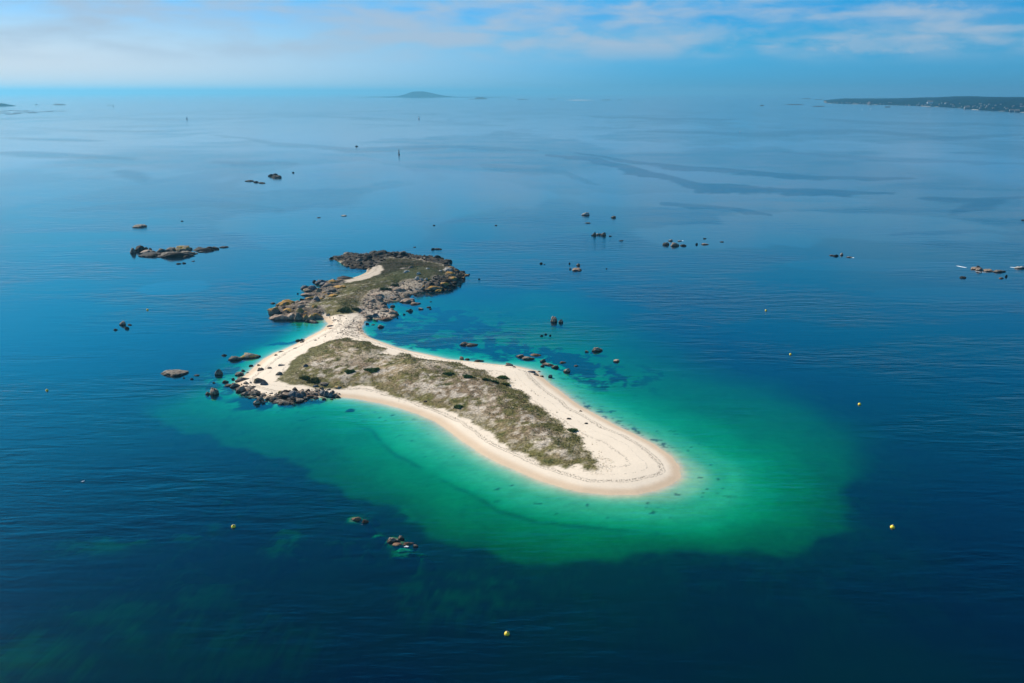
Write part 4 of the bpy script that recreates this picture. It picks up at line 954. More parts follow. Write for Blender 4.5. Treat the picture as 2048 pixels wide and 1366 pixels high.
# the straggling tufts on the sand beyond the southern tip of the grass
q0 = at(1196, 927, 2.5); keep |= (np.hypot((tx-q0[0])/7, (ty-q0[1])/9) < 1) & (RNG.random(len(tx)) < .3)
tx, ty, ti, tj = tx[keep], ty[keep], ti[keep], tj[keep]
tz = Z[tj, ti]; bcol = base.reshape(X.shape+(3,))[tj, ti]
pal = np.array([[.26,.21,.10],[.155,.15,.045],[.08,.10,.028],[.37,.28,.17],[.23,.165,.10]])
fld = fbm(tx, ty*1.3, 9, 3, 311) + RNG.normal(0, .07, len(tx))
idx = np.where(fld < .40, 3, np.where(fld < .48, 0, np.where(fld < .56, 4, np.where(fld < .63, 1, 2))))
eg = (L['v'][tj, ti] < 9) & (L['v'][tj, ti] > -8) & (tx > at(900,800)[0]); idx = np.where(eg & (RNG.random(len(tx)) < .6), 1, idx)
tint = (pal[idx]*.55 + bcol*.45)*1.2
tsz = RNG.uniform(.2, .46, len(tx))*np.where(idx == 2, 1.15, 1.0)
tag(blades('dune_grass', tx, ty, tz, tsz, tint, 4, 1.0, 5, flat=1.25), 'coarse dune grass and heath covering the tops of the island', 'grass', kind='stuff')

def shrub(px, py, w_px, h_m, colr, label, seed, n=260):
    colr = tuple(c*2.5 for c in colr); h_m *= .8
    x, y, z = on_ground(px, py); s = slant(x, y)/FPX; W = w_px*s; rg = np.random.default_rng(seed)
    o = bpy.data.objects.new('shrub', None); col.objects.link(o); o.location = (x, y, z); tag(o, label, 'shrub')
    u = rg.normal(0, 1, (n, 3)); u /= np.linalg.norm(u, axis=1)[:, None]; u[:, 2] = np.abs(u[:, 2]); rr = rg.random(n)**.4
    lob = 1+.3*np.sin(3*np.arctan2(u[:,1], u[:,0])+seed)
    cx, cy = u[:,0]*W/2*rr*lob, u[:,1]*W*.36*rr*lob; cz = u[:,2]*h_m*rr
    gz = np.array([float(hz(x+a, y+b))-z for a, b in zip(cx, cy)])
    t_ = np.array(colr)[None, :]*rg.uniform(.55, 1.5, (n, 1))
    blades('foliage', cx, cy, cz+gz, rg.uniform(.45, .9, n), t_, 6, .8, seed, o, 1.0)
    bm = bmesh.new()
    for q in range(5):
        a = q*1.256+seed; e = Vector((math.cos(a)*W*.22, math.sin(a)*W*.16, h_m*.7)); b0 = Vector((0, 0, -.25)); nn = 5
        side = Vector((-math.sin(a), math.cos(a), 0)); r0, r1 = .12, .04
        ring = [[bm.verts.new(c + (side*math.cos(t)+Vector((0,0,1)).cross(side)*math.sin(t))*r) for t in [i*2*math.pi/nn for i in range(nn)]] for c, r in ((b0, r0), ((b0+e)*.5+Vector((0,0,.1)), .08), (e, r1))]
        for aa, bb in zip(ring, ring[1:]):
            for i in range(nn): bm.faces.new((aa[i], aa[(i+1) % nn], bb[(i+1) % nn], bb[i]))
    me = bpy.data.meshes.new('stem'); bm.to_mesh(me); bm.free(); cattr(me, 'tint', np.tile(np.array([.09,.07,.045]), (len(me.vertices), 1))); link('stem', me, LEAF, o)
SHRUBS = [(628,763,22,1.8,(.060,.058,.020),'dark rounded bush at the southwestern edge of the dunes'),
 (610,757,16,1.2,(.075,.075,.026),'low olive bush left of the dark rounded bush'),(898,750,22,1.1,(.030,.050,.016),'dark green bush farthest left in the sandy hollow'),
 (938,756,24,1.2,(.028,.048,.016),'dark green bush in the middle of the sandy hollow'),(974,762,18,1.1,(.028,.046,.015),'dark green bush in the right of the sandy hollow'),
 (990,766,12,1.0,(.030,.048,.016),'small dark bush at the right end of the sandy hollow'),(1006,756,20,.9,(.060,.080,.025),'fresh green bush at the neck of the eastern beach'),
 (1012,770,14,.9,(.062,.070,.022),'olive bush on the dune rim below the fresh green one'),(745,741,30,.9,(.042,.060,.020),'broad green thicket in the dell of the western dunes'),
 (700,744,20,.8,(.045,.062,.021),'green thicket left of the dell'),(770,580,24,1.6,(.028,.042,.022),'dark thicket in the gully of the headland'),
 (790,572,16,1.3,(.028,.042,.022),'small dark thicket above the headland gully'),(690,621,26,1.3,(.040,.052,.022),'dark scrub on the turf edge above the isthmus sand'),
 (712,620,14,1.2,(.036,.046,.022),'dark scrub right of it by the isthmus rocks'),(917,815,14,.8,(.060,.080,.028),'bright green bush on the southern dune rim'),
 (1145,862,16,.8,(.060,.075,.026),'green bush at the eastern dune rim near the southern tip')]
for i, sh_ in enumerate(SHRUBS): shrub(*sh_, seed=400+i)

# ------------------------------------------------------------------ simple coloured materials
def plain(name, c, rough=.6, metal=0.0, wear=.12, sc_=3.0):
    m, k, out = material(name); bs = k.new('ShaderNodeBsdfPrincipled'); geo = k.new('ShaderNodeTexCoord')
    f = k.smooth(k.noise(geo.outputs['Object'], sc_, 3, .6), .3, .7, 1-wear, 1+wear)
    k.l.new(k.mix(1.0, C4(c), k.comb(f, f, f), 'MULTIPLY'), bs.inputs['Base Color'])
    bs.inputs['Roughness'].default_value = rough; bs.inputs['Metallic'].default_value = metal; k.l.new(bs.outputs[0], out.inputs[0]); return m
YEL = plain('buoy_yellow', (.92,.62,.03), .45); STEEL = plain('dull_steel', (.25,.25,.25), .5, .6); WHITE = plain('white_paint', (.80,.80,.78), .5)
BLACK = plain('black_paint', (.02,.02,.022), .5); SKIN = plain('skin', (.42,.26,.18), .6); CLOTHD = plain('dark_cloth', (.03,.032,.045), .9); CLOTHB = plain('brown_cloth', (.12,.07,.05), .9)
HAIR = plain('hair_brown', (.035,.022,.014), .7); ORANGE = plain('hull_orange', (.75,.20,.03), .4); WOOD = plain('driftwood', (.10,.06,.045), .9); CONC = plain('beacon_masonry', (.10,.11,.12), .85)
def lathe(name, prof, mat, parent=None, seg=20, loc=(0,0,0)):
    bm = bmesh.new(); rings = []
    for r, z in prof:
        if r < 1e-6: rings.append([bm.verts.new((0,0,z))])
        else: rings.append([bm.verts.new((r*math.cos(i*2*math.pi/seg), r*math.sin(i*2*math.pi/seg), z)) for i in range(seg)])
    for a, b in zip(rings, rings[1:]):
        for i in range(seg):
            q = [a[i % len(a)], a[(i+1) % len(a)], b[(i+1) % len(b)], b[i % len(b)]]; q2 = []
            for v in q:
                if v not in q2: q2.append(v)
            if len(q2) > 2: bm.faces.new(q2)
    bmesh.ops.recalc_face_normals(bm, faces=bm.faces)
    for f in bm.faces: f.smooth = True
    me = bpy.data.meshes.new(name); bm.to_mesh(me); bm.free(); o = link(name, me, mat, parent); o.location = loc; return o
def empty(name, loc, label, cat, group=None, rz=0):
    o = bpy.data.objects.new(name, None); col.objects.link(o); o.location = loc; o.rotation_euler.z = rz; return tag(o, label, cat, group)
def copy_tree(o):
    c = o.copy(); col.objects.link(c)
    for ch in o.children:
        d_ = ch.copy(); col.objects.link(d_); d_.parent = c
        for g2 in ch.children: e_ = g2.copy(); col.objects.link(e_); e_.parent = d_
    return c
# buoys
bu = empty('buoy', (0,0,0), 'x', 'buoy', 'yellow mooring buoys round the sand spit')
lathe('float', [(0,-.5)]+[(.55*math.cos(a), .55*math.sin(a)) for a in [R(-60+i*15) for i in range(10)]]+[(.16,.53),(0,.54)], YEL, bu)
cp = lathe('mooring_ring', [(.10,.52),(.15,.56),(.15,.64),(.08,.70),(0,.70)], STEEL, bu)
BUOYS = [(467,1054,1.25,'yellow buoy in dark water left of the foreground reef'),(1014,1268.5,1.25,'yellow buoy nearest the camera at the bottom centre'),
 (1785,1055,1.3,'yellow buoy in blue water at the lower right'),(1719,809,1.2,'yellow buoy right of the turquoise shelf'),(1581,709,1.1,'yellow buoy behind the turquoise shelf, second farthest on the right'),
 (1532,621,1.1,'farthest yellow buoy on the right side'),(295,620,1.2,'yellow buoy above the four skerries on the left'),(94,781,1.1,'yellow buoy near the left edge of the picture')]
for i, (px, py, s_, lb) in enumerate(BUOYS):
    o = bu if i == 0 else copy_tree(bu); x, y = at(px, py); o.location = (x, y, .1); o.scale = (s_*1.15,)*3; o['label'] = lb; o.rotation_euler = (R(8), 0, i)
# beacons
def beacon(px, py, hgt, rad, label, white=False, name='beacon_tower'):
    x, y = at(px, py); o = empty(name, (x, y, 0), label, 'beacon'); A = WHITE if white else CONC
    lathe('base', [(0,-1),(rad*1.7,-1),(rad*1.5,.06*hgt),(rad*1.05,.08*hgt),(0,.08*hgt)], CONC, o)
    lathe('tower', [(0,.07*hgt),(rad,.07*hgt),(rad*.62,.70*hgt),(0,.70*hgt)], A, o)
    lathe('top_mark', [(0,.69*hgt),(rad*1.0,.70*hgt),(rad*1.0,.76*hgt),(rad*.35,.78*hgt),(rad*.35,.86*hgt),(rad*.8,.9*hgt),(rad*.2,1.0*hgt),(0,1.0*hgt)], BLACK, o)
beacon(798, 309, 12.5, 1.6, 'dark beacon tower standing alone in the pale distant water')
beacon(227, 214, 24, 4, 'tiny beacon on the horizon reef at the left')
beacon(374, 239, 16, 3, 'tiny beacon in the distant water left of centre')
beacon(838, 238, 16, 3.2, 'tiny white beacon below the distant hill', True)
# small boat
def boat(px, py, ln, label):
    x, y = at(px, py); o = empty('boat', (x, y, 0), label, 'boat', rz=.4)
    bm = bmesh.new(); n_ = 9; rows = []
    for i in range(n_):
        t = i/(n_-1); wd = .17*ln*math.sin(math.pi*min(1, .25+t*.75))**.7*(1-.0*t); xx = (t-.5)*-ln; zz = .10*ln+.05*ln*(1-t)**2
        if i == 0: wd = .01
        rows.append([bm.verts.new((xx*1.0, a*wd, z)) for a, z in ((-1, zz), (-.7, -.02*ln), (0, -.05*ln), (.7, -.02*ln), (1, zz), (.8, zz*.6), (0, zz*.35), (-.8, zz*.6))])
    rows = rows[::-1]
    for a, b in zip(rows, rows[1:]):
        for i in range(8): bm.faces.new((a[i], a[(i+1) % 8], b[(i+1) % 8], b[i]))
    bm.faces.new(rows[0]); bm.faces.new(rows[-1][::-1]); bmesh.ops.recalc_face_normals(bm, faces=bm.faces)
    me = bpy.data.meshes.new('hull'); bm.to_mesh(me); bm.free(); link('hull', me, WHITE, o)
    bm = bmesh.new(); bmesh.ops.create_cube(bm, size=1.0); bmesh.ops.scale(bm, vec=(.3*ln, .2*ln, .17*ln), verts=bm.verts); bmesh.ops.bevel(bm, geom=bm.edges, offset=.02*ln, segments=2, affect='EDGES')
    me = bpy.data.meshes.new('cabin'); bm.to_mesh(me); bm.free(); c = link('cabin', me, WHITE, o); c.location = (.05*ln, 0, .17*ln)
boat(1480, 263.5, 7, 'small white boat in the distant water right of centre')
boat(1741, 218, 16, 'dark speck of a boat off the low mainland point')
boat(1724, 219, 13, 'second distant boat just left of the other, off the mainland point')
# kayak, driftwood, people on the isthmus
x, y, z = on_ground(662, 657); ky = empty('kayak', (x, y, z+.16), 'orange and yellow kayak pulled up on the isthmus sand', 'kayak', rz=R(12))
bm = bmesh.new(); rows = []
for i in range(13):
    t = i/12; wd = .34*math.sin(math.pi*t)**.75+.015; xx = (t-.5)*3.8; up = .14*(2*t-1)**4
    rows.append([bm.verts.new((xx, wd*math.cos(a), up+.2*math.sin(a)*(wd/.36)**.5)) for a in [j*math.pi/5 for j in range(10)]])
for a, b in zip(rows, rows[1:]):
    for i in range(10): bm.faces.new((a[i], a[(i+1) % 10], b[(i+1) % 10], b[i]))
bm.faces.new(rows[0][::-1]); bm.faces.new(rows[-1])
bmesh.ops.recalc_face_normals(bm, faces=bm.faces)
me = bpy.data.meshes.new('hull'); bm.to_mesh(me); bm.free(); link('hull', me, ORANGE, ky)
lathe('cockpit_rim', [(.24,.18),(.30,.20),(.30,.25),(.24,.25),(.22,.14),(0,.12)], BLACK, ky).scale = (1.6, .8, 1)
def log(px, py, ln, rad, rz, label):
    x, y, z = on_ground(px, py); bm = bmesh.new(); rows = []
    for i in range(9):
        t = i/8; r = rad*(1-.5*t)*(1+.12*math.sin(i*2.3)); rows.append([bm.verts.new(((t-.5)*ln, .12*ln*math.sin(t*2.6)+r*math.cos(a), r*.8*math.sin(a)+.12*math.sin(t*5))) for a in [j*math.pi/4 for j in range(8)]])
    for a, b in zip(rows, rows[1:]):
        for i in range(8): bm.faces.new((a[i], a[(i+1) % 8], b[(i+1) % 8], b[i]))
    bm.faces.new(rows[0][::-1]); bm.faces.new(rows[-1])
    me = bpy.data.meshes.new('driftwood_log'); bm.to_mesh(me); bm.free(); o = link('driftwood_log', me, WOOD); o.location = (x, y, z+rad*.5); o.rotation_euler.z = rz; tag(o, label, 'driftwood')
log(671.5, 640.5, 4.6, .38, R(38), 'long dark driftwood log beside the people on the isthmus')
log(678, 642.5, 2.2, .25, R(5), 'short dark driftwood log right of the long one')
log(684, 632.5, 5.0, .35, R(-30), 'dark driftwood log near the turf edge of the isthmus')
for px, py, lb in ((851,803.5,'small dark clump of wrack alone on the south beach'),(1138,838,'dark wrack clump on the eastern beach, upper of two'),(1172,847.5,'dark wrack clump on the eastern beach, lower of two'),(1161,822.5,'reddish wrack clump at the waterline of the eastern beach')):
    x, y, z = on_ground(px, py); put_rock(x, y, z+.05, 2.0, 1.5, .5, 'B', 'd', lb, 'wrack_clump', small=True, i=int(px))['category'] = 'seaweed'

def person(px, py, label, top, turn, step=.22, arm=.25):
    x, y, z = on_ground(px, py); o = empty('person', (x, y, z), label, 'person', rz=turn)
    J = {'pel':(0,0,.95),'wai':(0,.01,1.12),'che':(0,.02,1.34),'nec':(0,.02,1.50),'hd0':(0,.04,1.58),'hd1':(0,.05,1.68),'hd2':(0,.04,1.77),
     'lh':(-.10,0,.90),'lk':(-.12,step*.55,.50),'la':(-.12,step*.6,.09),'lt':(-.13,step*.6+.17,.03),'rh':(.10,0,.90),'rk':(.12,-step*.2,.49),'ra':(.12,-step,.10),'rt':(.13,-step+.17,.03),
     'ls':(-.18,.01,1.43),'le':(-.26,-.03,1.15),'lw':(-.28,.08,.92),'lp':(-.28,.11,.84),'rs':(.18,.01,1.43),'re':(.26,.02,1.15),'rw':(.27,arm,.96),'rp':(.27,arm+.03,.88)}
    Rd = dict(pel=.15,wai=.125,che=.155,nec=.055,hd0=.075,hd1=.098,hd2=.06,lh=.095,lk=.058,la=.04,lt=.032,rh=.095,rk=.058,ra=.04,rt=.032,ls=.06,le=.042,lw=.028,lp=.03,rs=.06,re=.042,rw=.028,rp=.03)
    E = [('pel','wai'),('wai','che'),('che','nec'),('nec','hd0'),('hd0','hd1'),('hd1','hd2'),('pel','lh'),('lh','lk'),('lk','la'),('la','lt'),('pel','rh'),('rh','rk'),('rk','ra'),('ra','rt'),('che','ls'),('ls','le'),('le','lw'),('lw','lp'),('che','rs'),('rs','re'),('re','rw'),('rw','rp')]
    for sd, wp in ((-1,'lp'),(1,'rp')):
        b0 = Vector(J[wp])
        for q in range(4):
            nm = wp+str(q); J[nm] = tuple(b0+Vector((sd*.0, .024-.016*q, -.075+.006*abs(q-1)))); Rd[nm] = .0085; E.append((wp, nm))
        nm = wp+'t'; J[nm] = tuple(b0+Vector((-sd*.035,.03,-.035))); Rd[nm] = .0095; E.append((wp, nm))
    def skin(nm, keys, edges, mat, grow=0.0, lv=2):
        me = bpy.data.meshes.new(nm); ix = {q: i for i, q in enumerate(keys)}
        me.from_pydata([J[q] for q in keys], [(ix[a], ix[b]) for a, b in edges], []); ob = link(nm, me, mat, o)
        ob.modifiers.new('s', 'SKIN'); sb = ob.modifiers.new('d', 'SUBSURF'); sb.levels = lv; sb.render_levels = lv
        for q, i in ix.items(): me.skin_vertices[0].data[i].radius = (Rd[q]+grow,)*2
        me.skin_vertices[0].data[0].use_root = True
        return ob
    skin('body', list(J), E, SKIN)
    skin('shirt', ['pel','wai','che','ls','le','rs','re'], [('pel','wai'),('wai','che'),('che','ls'),('ls','le'),('che','rs'),('rs','re')], top, .014)
    skin('trousers', ['pel','lh','lk','la','rh','rk','ra'], [('pel','lh'),('lh','lk'),('lk','la'),('pel','rh'),('rh','rk'),('rk','ra')], CLOTHD, .016)
    hb = bmesh.new(); bmesh.ops.create_uvsphere(hb, u_segments=14, v_segments=10, radius=.108)
    for v in list(hb.verts):
        if v.co.y > .03 and v.co.z < .045: v.co *= .88
    hm = bpy.data.meshes.new('hair'); hb.to_mesh(hm); hb.free(); hh = link('hair', hm, HAIR, o); hh.location = (0, .025, 1.70)
    fb = bmesh.new()
    for c, r, s3 in (((-.035,.135,1.695),.010,(1,.6,.8)),((.035,.135,1.695),.010,(1,.6,.8)),((0,.142,1.635),.014,(1.8,.5,.5))):
        mt = Matrix.Translation(c) @ Matrix.Diagonal((*s3, 1)); bmesh.ops.create_icosphere(fb, subdivisions=1, radius=r, matrix=mt)
    bmesh.ops.create_cone(fb, segments=6, radius1=.016, radius2=.004, depth=.045, matrix=Matrix.Translation((0,.15,1.665)) @ Matrix.Rotation(R(-70), 4, 'X'), cap_ends=True)
    fm = bpy.data.meshes.new('face'); fb.to_mesh(fm); fb.free(); link('face', fm, CLOTHB, o)
person(660, 637.5, 'person in dark brown top standing on the isthmus sand, left of two', CLOTHB, R(160))
person(667, 638.5, 'person in dark clothes standing on the isthmus sand, right of two', CLOTHD, R(200), .1, .1)

# gull resting on the water, lower left
x, y = at(166, 964); gu = empty('seagull', (x, y, .05), 'white gull resting on the dark water near the lower left', 'gull', rz=.6)
bm = bmesh.new(); rows = []
for t, r, zz in ((-.42,.015,.16),(-.3,.07,.12),(-.12,.13,.10),(.08,.13,.10),(.22,.08,.16),(.27,.055,.26),(.31,.062,.31),(.37,.045,.31),(.42,.012,.29)):
    rows.append([bm.verts.new((t, r*math.cos(a), zz+r*math.sin(a))) for a in [j*math.pi/4 for j in range(8)]])
for a, b in zip(rows, rows[1:]):
    for i in range(8): bm.faces.new((a[i], a[(i+1) % 8], b[(i+1) % 8], b[i]))
bm.faces.new(rows[0][::-1]); bm.faces.new(rows[-1])
for f in bm.faces: f.smooth = True
me = bpy.data.meshes.new('body'); bm.to_mesh(me); bm.free(); link('body', me, WHITE, gu); gu.scale = (1.6,)*3

# ------------------------------------------------------------------ foam
m, k, out = material('foam_white')
df = k.new('ShaderNodeBsdfDiffuse'); df.inputs[0].default_value = (.8,.82,.84,1); tr = k.new('ShaderNodeBsdfTransparent'); mx = k.new('ShaderNodeMixShader'); geo = k.new('ShaderNodeNewGeometry'); aa = k.new('ShaderNodeAttribute', attribute_name='fade')
k.l.new(k.smooth(k.math('ADD', k.noise(geo.outputs['Position'], .9, 4, .7), k.math('SUBTRACT', aa.outputs['Fac'], .5)), .42, .62), mx.inputs[0]); k.l.new(tr.outputs[0], mx.inputs[1]); k.l.new(df.outputs[0], mx.inputs[2]); k.l.new(mx.outputs[0], out.inputs[0]); FOAM = m
fv, ff, fa = [], [], []
def foam(pts, wd, amt=.6):
    P = [at(a, b) for a, b in pts]; nn = 14; b0 = len(fv)
    for i in range(nn+1):
        t = i/nn*(len(P)-1); j = min(int(t), len(P)-2); f = t-j; x = P[j][0]*(1-f)+P[j+1][0]*f; y = P[j][1]*(1-f)+P[j+1][1]*f
        dx, dy = P[j+1][0]-P[j][0], P[j+1][1]-P[j][1]; q = math.hypot(dx, dy); nx_, ny_ = -dy/q, dx/q; tp = math.sin(math.pi*i/nn)**.5
        for c in (-1, -.4, .4, 1): fv.append((x+nx_*wd*c, y+ny_*wd*c, .012)); fa.append((1-abs(c))*amt*1.3*tp+amt*.3*tp-(.25 if abs(c) == 1 else 0))
    for i in range(nn):
        for j in range(3): a = b0+i*4+j; ff.append((a, a+1, a+5, a+4))
foam([(1911,531),(1922,533.5),(1936,536)], 1.7, .8); foam([(2018,534),(2028,535),(2034,536)], 1.6, .8); foam([(1938,539),(1960,544),(1985,545)], 2.0, .5)
foam([(1694,514.5),(1703,515),(1710,515.5)], 2.2, .8); foam([(1172,446),(1178,446),(1182,446)], 2.0, .7); foam([(1355,481.5),(1364,481.5),(1368,481.7)], 2.0, .7)
foam([(1334,969),(1341,964),(1344,960)], .55, .95); foam([(805,1094),(813,1092.5),(821,1095)], .9, .5); foam([(718,1048.5),(722,1049),(727,1048.5)], .5, .35)
foam([(545,614),(555,611),(566,612)], 1.6, .35); foam([(236,661),(262,663),(300,664)], 1.4, .2)
foam([(470,783),(490,790),(505,797)], .8, .4); foam([(725,652),(728,664),(740,674)], .6, .35)
me = bpy.data.meshes.new('foam'); me.from_pydata(fv, [], ff); me.update(); fattr(me, 'fade', np.array(fa)); tag(link('foam', me, FOAM), 'white foam where swell washes over the rocks', 'foam', kind='stuff')

# ------------------------------------------------------------------ distant land
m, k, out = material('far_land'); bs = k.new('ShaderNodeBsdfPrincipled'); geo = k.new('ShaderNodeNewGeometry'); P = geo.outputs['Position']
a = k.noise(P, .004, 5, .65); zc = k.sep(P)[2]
c = k.mix(k.smooth(a, .4, .6), C4((.002,.018,.036)), C4((.006,.030,.045)))  # distance haze painted into the land colour as extra blue, besides the volume
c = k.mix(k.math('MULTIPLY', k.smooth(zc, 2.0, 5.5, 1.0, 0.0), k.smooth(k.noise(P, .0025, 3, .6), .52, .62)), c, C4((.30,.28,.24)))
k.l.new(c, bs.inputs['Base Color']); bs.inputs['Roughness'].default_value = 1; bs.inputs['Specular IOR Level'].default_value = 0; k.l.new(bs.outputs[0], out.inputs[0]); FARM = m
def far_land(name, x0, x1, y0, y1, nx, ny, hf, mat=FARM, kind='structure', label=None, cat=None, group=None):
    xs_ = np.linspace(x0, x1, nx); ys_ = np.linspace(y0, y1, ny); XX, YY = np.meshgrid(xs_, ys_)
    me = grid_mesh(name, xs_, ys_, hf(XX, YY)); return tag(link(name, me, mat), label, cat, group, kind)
# hill island straight ahead
HX, HY = at(835, 194.5); 
def h_hill(x, y):
    px = (x - 0)/y*FPX*CF*1.0 + 1024        # bearing-like coordinate, only to lay out the coast profile
    u = (x-HX)/1000.0; dy = (y-HY)/900.0
    prof = 170*np.exp(-((u)/.45)**2*np.where(u > 0, .42, 1.3)) + 26*np.exp(-((u+1.0)/.8)**2) + 20*np.exp(-((u-1.9)/1.0)**2)
    edge = np.exp(-(np.abs(dy))**3)
    return prof*edge*(.82+.35*fbm(x, y, 500, 4, 501)) - 9 + 10*(fbm(x, y, 260, 4, 503)-.5)
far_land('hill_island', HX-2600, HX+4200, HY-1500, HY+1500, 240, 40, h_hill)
# mainland at the right
MPTS = [(1640,207),(1700,208.5),(1740,209.5),(1830,212),(1900,216),(1960,221),(2048,226),(2300,236)]
mx_ = np.array([at(a, b)[0] for a, b in MPTS]); my_ = np.array([at(a, b)[1] for a, b in MPTS])
def h_main(x, y):
    c = np.interp(x/np.maximum(y, 1), mx_/my_, my_); r = y - c - (fbm(x, y, 700, 3, 511)-.5)*500
    end = sst(x/np.maximum(y, 1), mx_[0]/my_[0]-.002, mx_[0]/my_[0]+.03)
    rise = 11*sst(r, 0, 350) + 46*sst(r, 250, 3200)*sst(x/np.maximum(y, 1), .40, .52) + 26*sst(r, 200, 1500)
    return (rise*(.8+.4*fbm(x, y, 900, 3, 513)) + 9*sst(r, 100, 500)*fbm(x, y, 90, 3, 515))*end*sst(-r, -7000, -5000) - 4 + 0*x - 3*sst(-r, 0, 50)
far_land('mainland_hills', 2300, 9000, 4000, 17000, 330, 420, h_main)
HB = h_main
def house(px, py, w_, label, group=None, wall=None, h_=7):
    # march the sight line to the slope
    dx = (px-1024)/FPX; dyy = -(py-683)/FPX; v = np.array([dx, CF+dyy*SF, -SF+dyy*CF]); t = 3500.0
    x = y = z = 0
    while t < 16000:
        x, y, zz = v[0]*t, v[1]*t, CAM_H+v[2]*t; z = float(HB(np.array([x]), np.array([y]))[0])
        if zz <= max(z, 0) + h_*.4: break
        t += 25
    z = max(z, 1.0)
    bm = bmesh.new(); a, b, c = w_/2, w_*.36, h_
    V = [bm.verts.new(p) for p in ((-a,-b,-3),(a,-b,-3),(a,b,-3),(-a,b,-3),(-a,-b,c),(a,-b,c),(a,b,c),(-a,b,c))]
    for q in ((0,1,5,4),(1,2,6,5),(2,3,7,6),(3,0,4,7)): bm.faces.new([V[i] for i in q])
    me = bpy.data.meshes.new('wall'); bm.to_mesh(me); bm.free(); o = empty('house', (x, y, z), label, 'house', group, rz=random.uniform(-.6,.6)); link('wall', me, wall or FARW, o)
    bm = bmesh.new(); e = .5; V = [bm.verts.new(p) for p in ((-a-e,-b-e,c),(a+e,-b-e,c),(a+e,b+e,c),(-a-e,b+e,c),(-a-e,0,c+b*.9),(a+e,0,c+b*.9))]
    for q in ((0,1,5,4),(2,3,4,5),(1,2,5),(3,0,4),(3,2,1,0)): bm.faces.new([V[i] for i in q])
    me = bpy.data.meshes.new('roof'); bm.to_mesh(me); bm.free(); link('roof', me, ROOF, o)
    if w_ > 30:
        for s_ in (-.3, 0, .3):
            bm = bmesh.new(); bmesh.ops.create_cube(bm, size=1); bmesh.ops.scale(bm, vec=(w_*.14, .3, 2.2), verts=bm.verts); me = bpy.data.meshes.new('window'); bm.to_mesh(me); bm.free(); q = link('window', me, BLACK, o); q.location = (w_*s_, -b-.1, c*.55)
FARW = plain('far_render', (.22,.24,.25), .8)
ROOF = plain('slate_roof', (.10,.10,.11), .8); PINKW = plain('pink_render', (.34,.22,.20), .8)
house(1860, 205.8, 58, 'large bright white building on the mainland ridge', wall=WHITE, h_=12)
house(1741, 206.3, 60, 'pinkish building near the tip of the mainland', wall=PINKW, h_=10)
house(1893, 207, 34, 'white house right of the large bright building')
house(1934, 215.5, 44, 'long white building above the mainland shore')
house(2034, 222.8, 36, 'bright white house at the right edge of the mainland shore')
house(2023, 222, 30, 'white house left of the one at the right edge')
rr_ = random.Random(77)
for i in range(70):
    px = rr_.uniform(1665, 2046); f = (px-1640)/408; lo_ = 206.5+16*max(0, f-.15); up_ = 204.5 + 6*max(0, f-.5)
    py = rr_.uniform(up_+1, min(lo_, 222.5)); q = 0 if px < 1800 else (1 if px < 1930 else 2); house(px, py, rr_.uniform(9, 19), 'small pale house on the wooded mainland slope, '+('near its thin tip', 'in its middle stretch', 'towards the right edge')[q], 'small mainland houses '+('near the tip', 'of the middle stretch', 'towards the right edge')[q], h_=6)
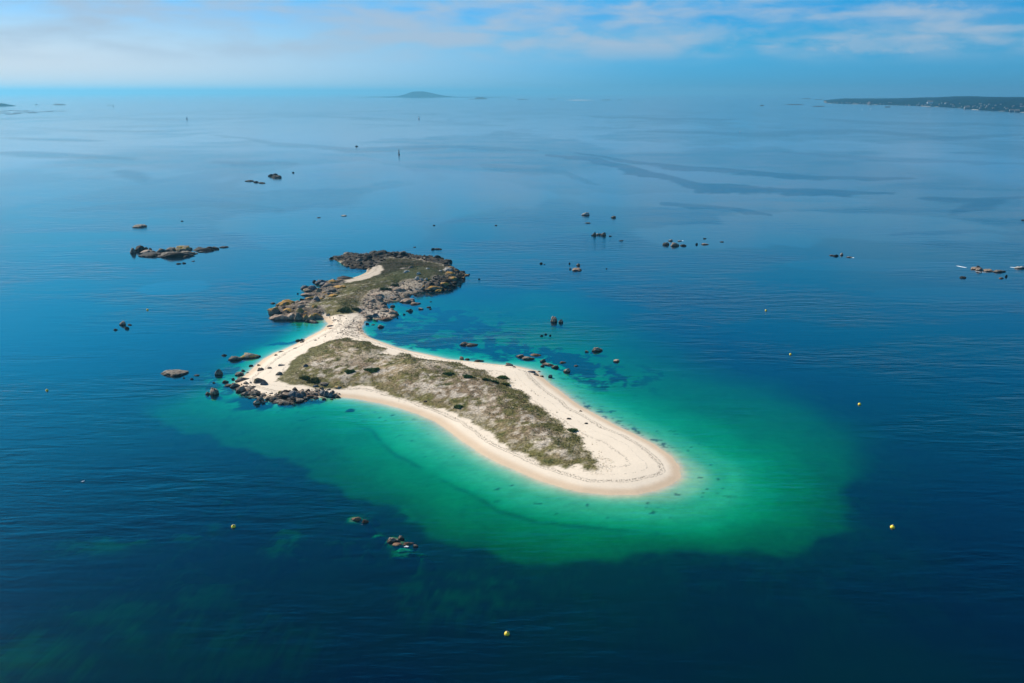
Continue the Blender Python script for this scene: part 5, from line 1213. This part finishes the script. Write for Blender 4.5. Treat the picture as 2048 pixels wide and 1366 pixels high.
# far reefs and sandbanks
SANDM = plain('far_sand', (.50,.42,.33), .9); 
def bank(px, py, wpx, hm, mat, label, cat, name, seed):
    x, y = at(px, py); s = slant(x, y)/FPX; W = wpx*s
    def hf(a, b):
        r2 = ((a-x)/(W/2))**2 + ((b-y)/(W*.35))**2
        return hm*np.clip(1.15-r2, -1, 1)*(.35+1.3*fbm(a, b, W/7, 4, seed, .6)) - .2*hm
    far_land(name, x-W*.62, x+W*.62, y-W*.45, y+W*.45, 70, 18, hf, mat, None, label, cat)
DK = RM['d']
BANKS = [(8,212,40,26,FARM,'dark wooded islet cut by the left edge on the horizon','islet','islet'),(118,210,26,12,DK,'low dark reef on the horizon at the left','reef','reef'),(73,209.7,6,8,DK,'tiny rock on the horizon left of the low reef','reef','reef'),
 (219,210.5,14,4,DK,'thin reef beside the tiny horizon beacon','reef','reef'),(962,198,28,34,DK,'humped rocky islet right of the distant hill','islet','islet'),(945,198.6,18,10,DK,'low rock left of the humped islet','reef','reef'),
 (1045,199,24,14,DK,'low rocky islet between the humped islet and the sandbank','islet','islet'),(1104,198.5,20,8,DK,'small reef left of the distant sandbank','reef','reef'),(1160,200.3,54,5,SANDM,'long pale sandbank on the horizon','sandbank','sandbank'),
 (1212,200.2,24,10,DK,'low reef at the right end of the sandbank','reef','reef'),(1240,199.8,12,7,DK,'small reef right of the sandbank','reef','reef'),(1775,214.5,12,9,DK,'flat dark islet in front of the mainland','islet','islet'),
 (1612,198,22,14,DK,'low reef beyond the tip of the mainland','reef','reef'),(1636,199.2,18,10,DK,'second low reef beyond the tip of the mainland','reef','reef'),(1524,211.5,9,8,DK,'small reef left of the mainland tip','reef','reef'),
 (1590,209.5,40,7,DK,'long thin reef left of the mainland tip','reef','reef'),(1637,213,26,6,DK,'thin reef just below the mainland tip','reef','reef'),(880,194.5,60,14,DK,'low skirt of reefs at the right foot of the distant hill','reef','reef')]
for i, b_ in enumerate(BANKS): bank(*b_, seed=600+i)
# oyster racks far left: thin dark rows on the water
rk_ = random.Random(5)
RACKS = [(3,223),(10,224.5),(14,220.5),(28,221),(22,228.5),(30,227.5),(36,224),(38,226),(48,221.5),(58,222.5),(60,225),(66,226),(76,224),(90,223.5),(98,223.5),(103,222),(124,222.3),(8,227)]
for i, (px, py) in enumerate(RACKS):
    x, y = at(px, py); s = slant(x, y)/FPX; o = empty('oyster_rack', (x, y, 0), 'thin dark oyster rack row on the distant water at the left edge', 'oyster rack', 'oyster racks on the far left water')
    W = rk_.uniform(6, 9)*s
    for q in range(3):
        bm = bmesh.new(); bmesh.ops.create_cube(bm, size=1); bmesh.ops.scale(bm, vec=(W, 9, 1.6), verts=bm.verts); bmesh.ops.bevel(bm, geom=bm.edges, offset=.3, segments=1, affect='EDGES')
        me = bpy.data.meshes.new('rack_row'); bm.to_mesh(me); bm.free(); c = link('rack_row', me, BLACK, o); c.location = ((q-1)*6*s*.3, (q-1)*26, .7)

# ------------------------------------------------------------------ air
m, k, out = material('haze_air'); pv = k.new('ShaderNodeVolumePrincipled'); pv.inputs['Color'].default_value = HAZE_C; pv.inputs['Density'].default_value = HAZE_D; pv.inputs['Anisotropy'].default_value = .4
k.l.new(pv.outputs[0], out.inputs['Volume'])
bm = bmesh.new(); bmesh.ops.create_cube(bm, size=1.0)
for v in bm.verts: v.co = Vector((v.co.x*190000, 38000+v.co.y*122000, 165+v.co.z*345))
me = bpy.data.meshes.new('haze'); bm.to_mesh(me); bm.free(); tag(link('haze', me, m), 'thin bluish sea air fading the distance', 'haze', kind='stuff')
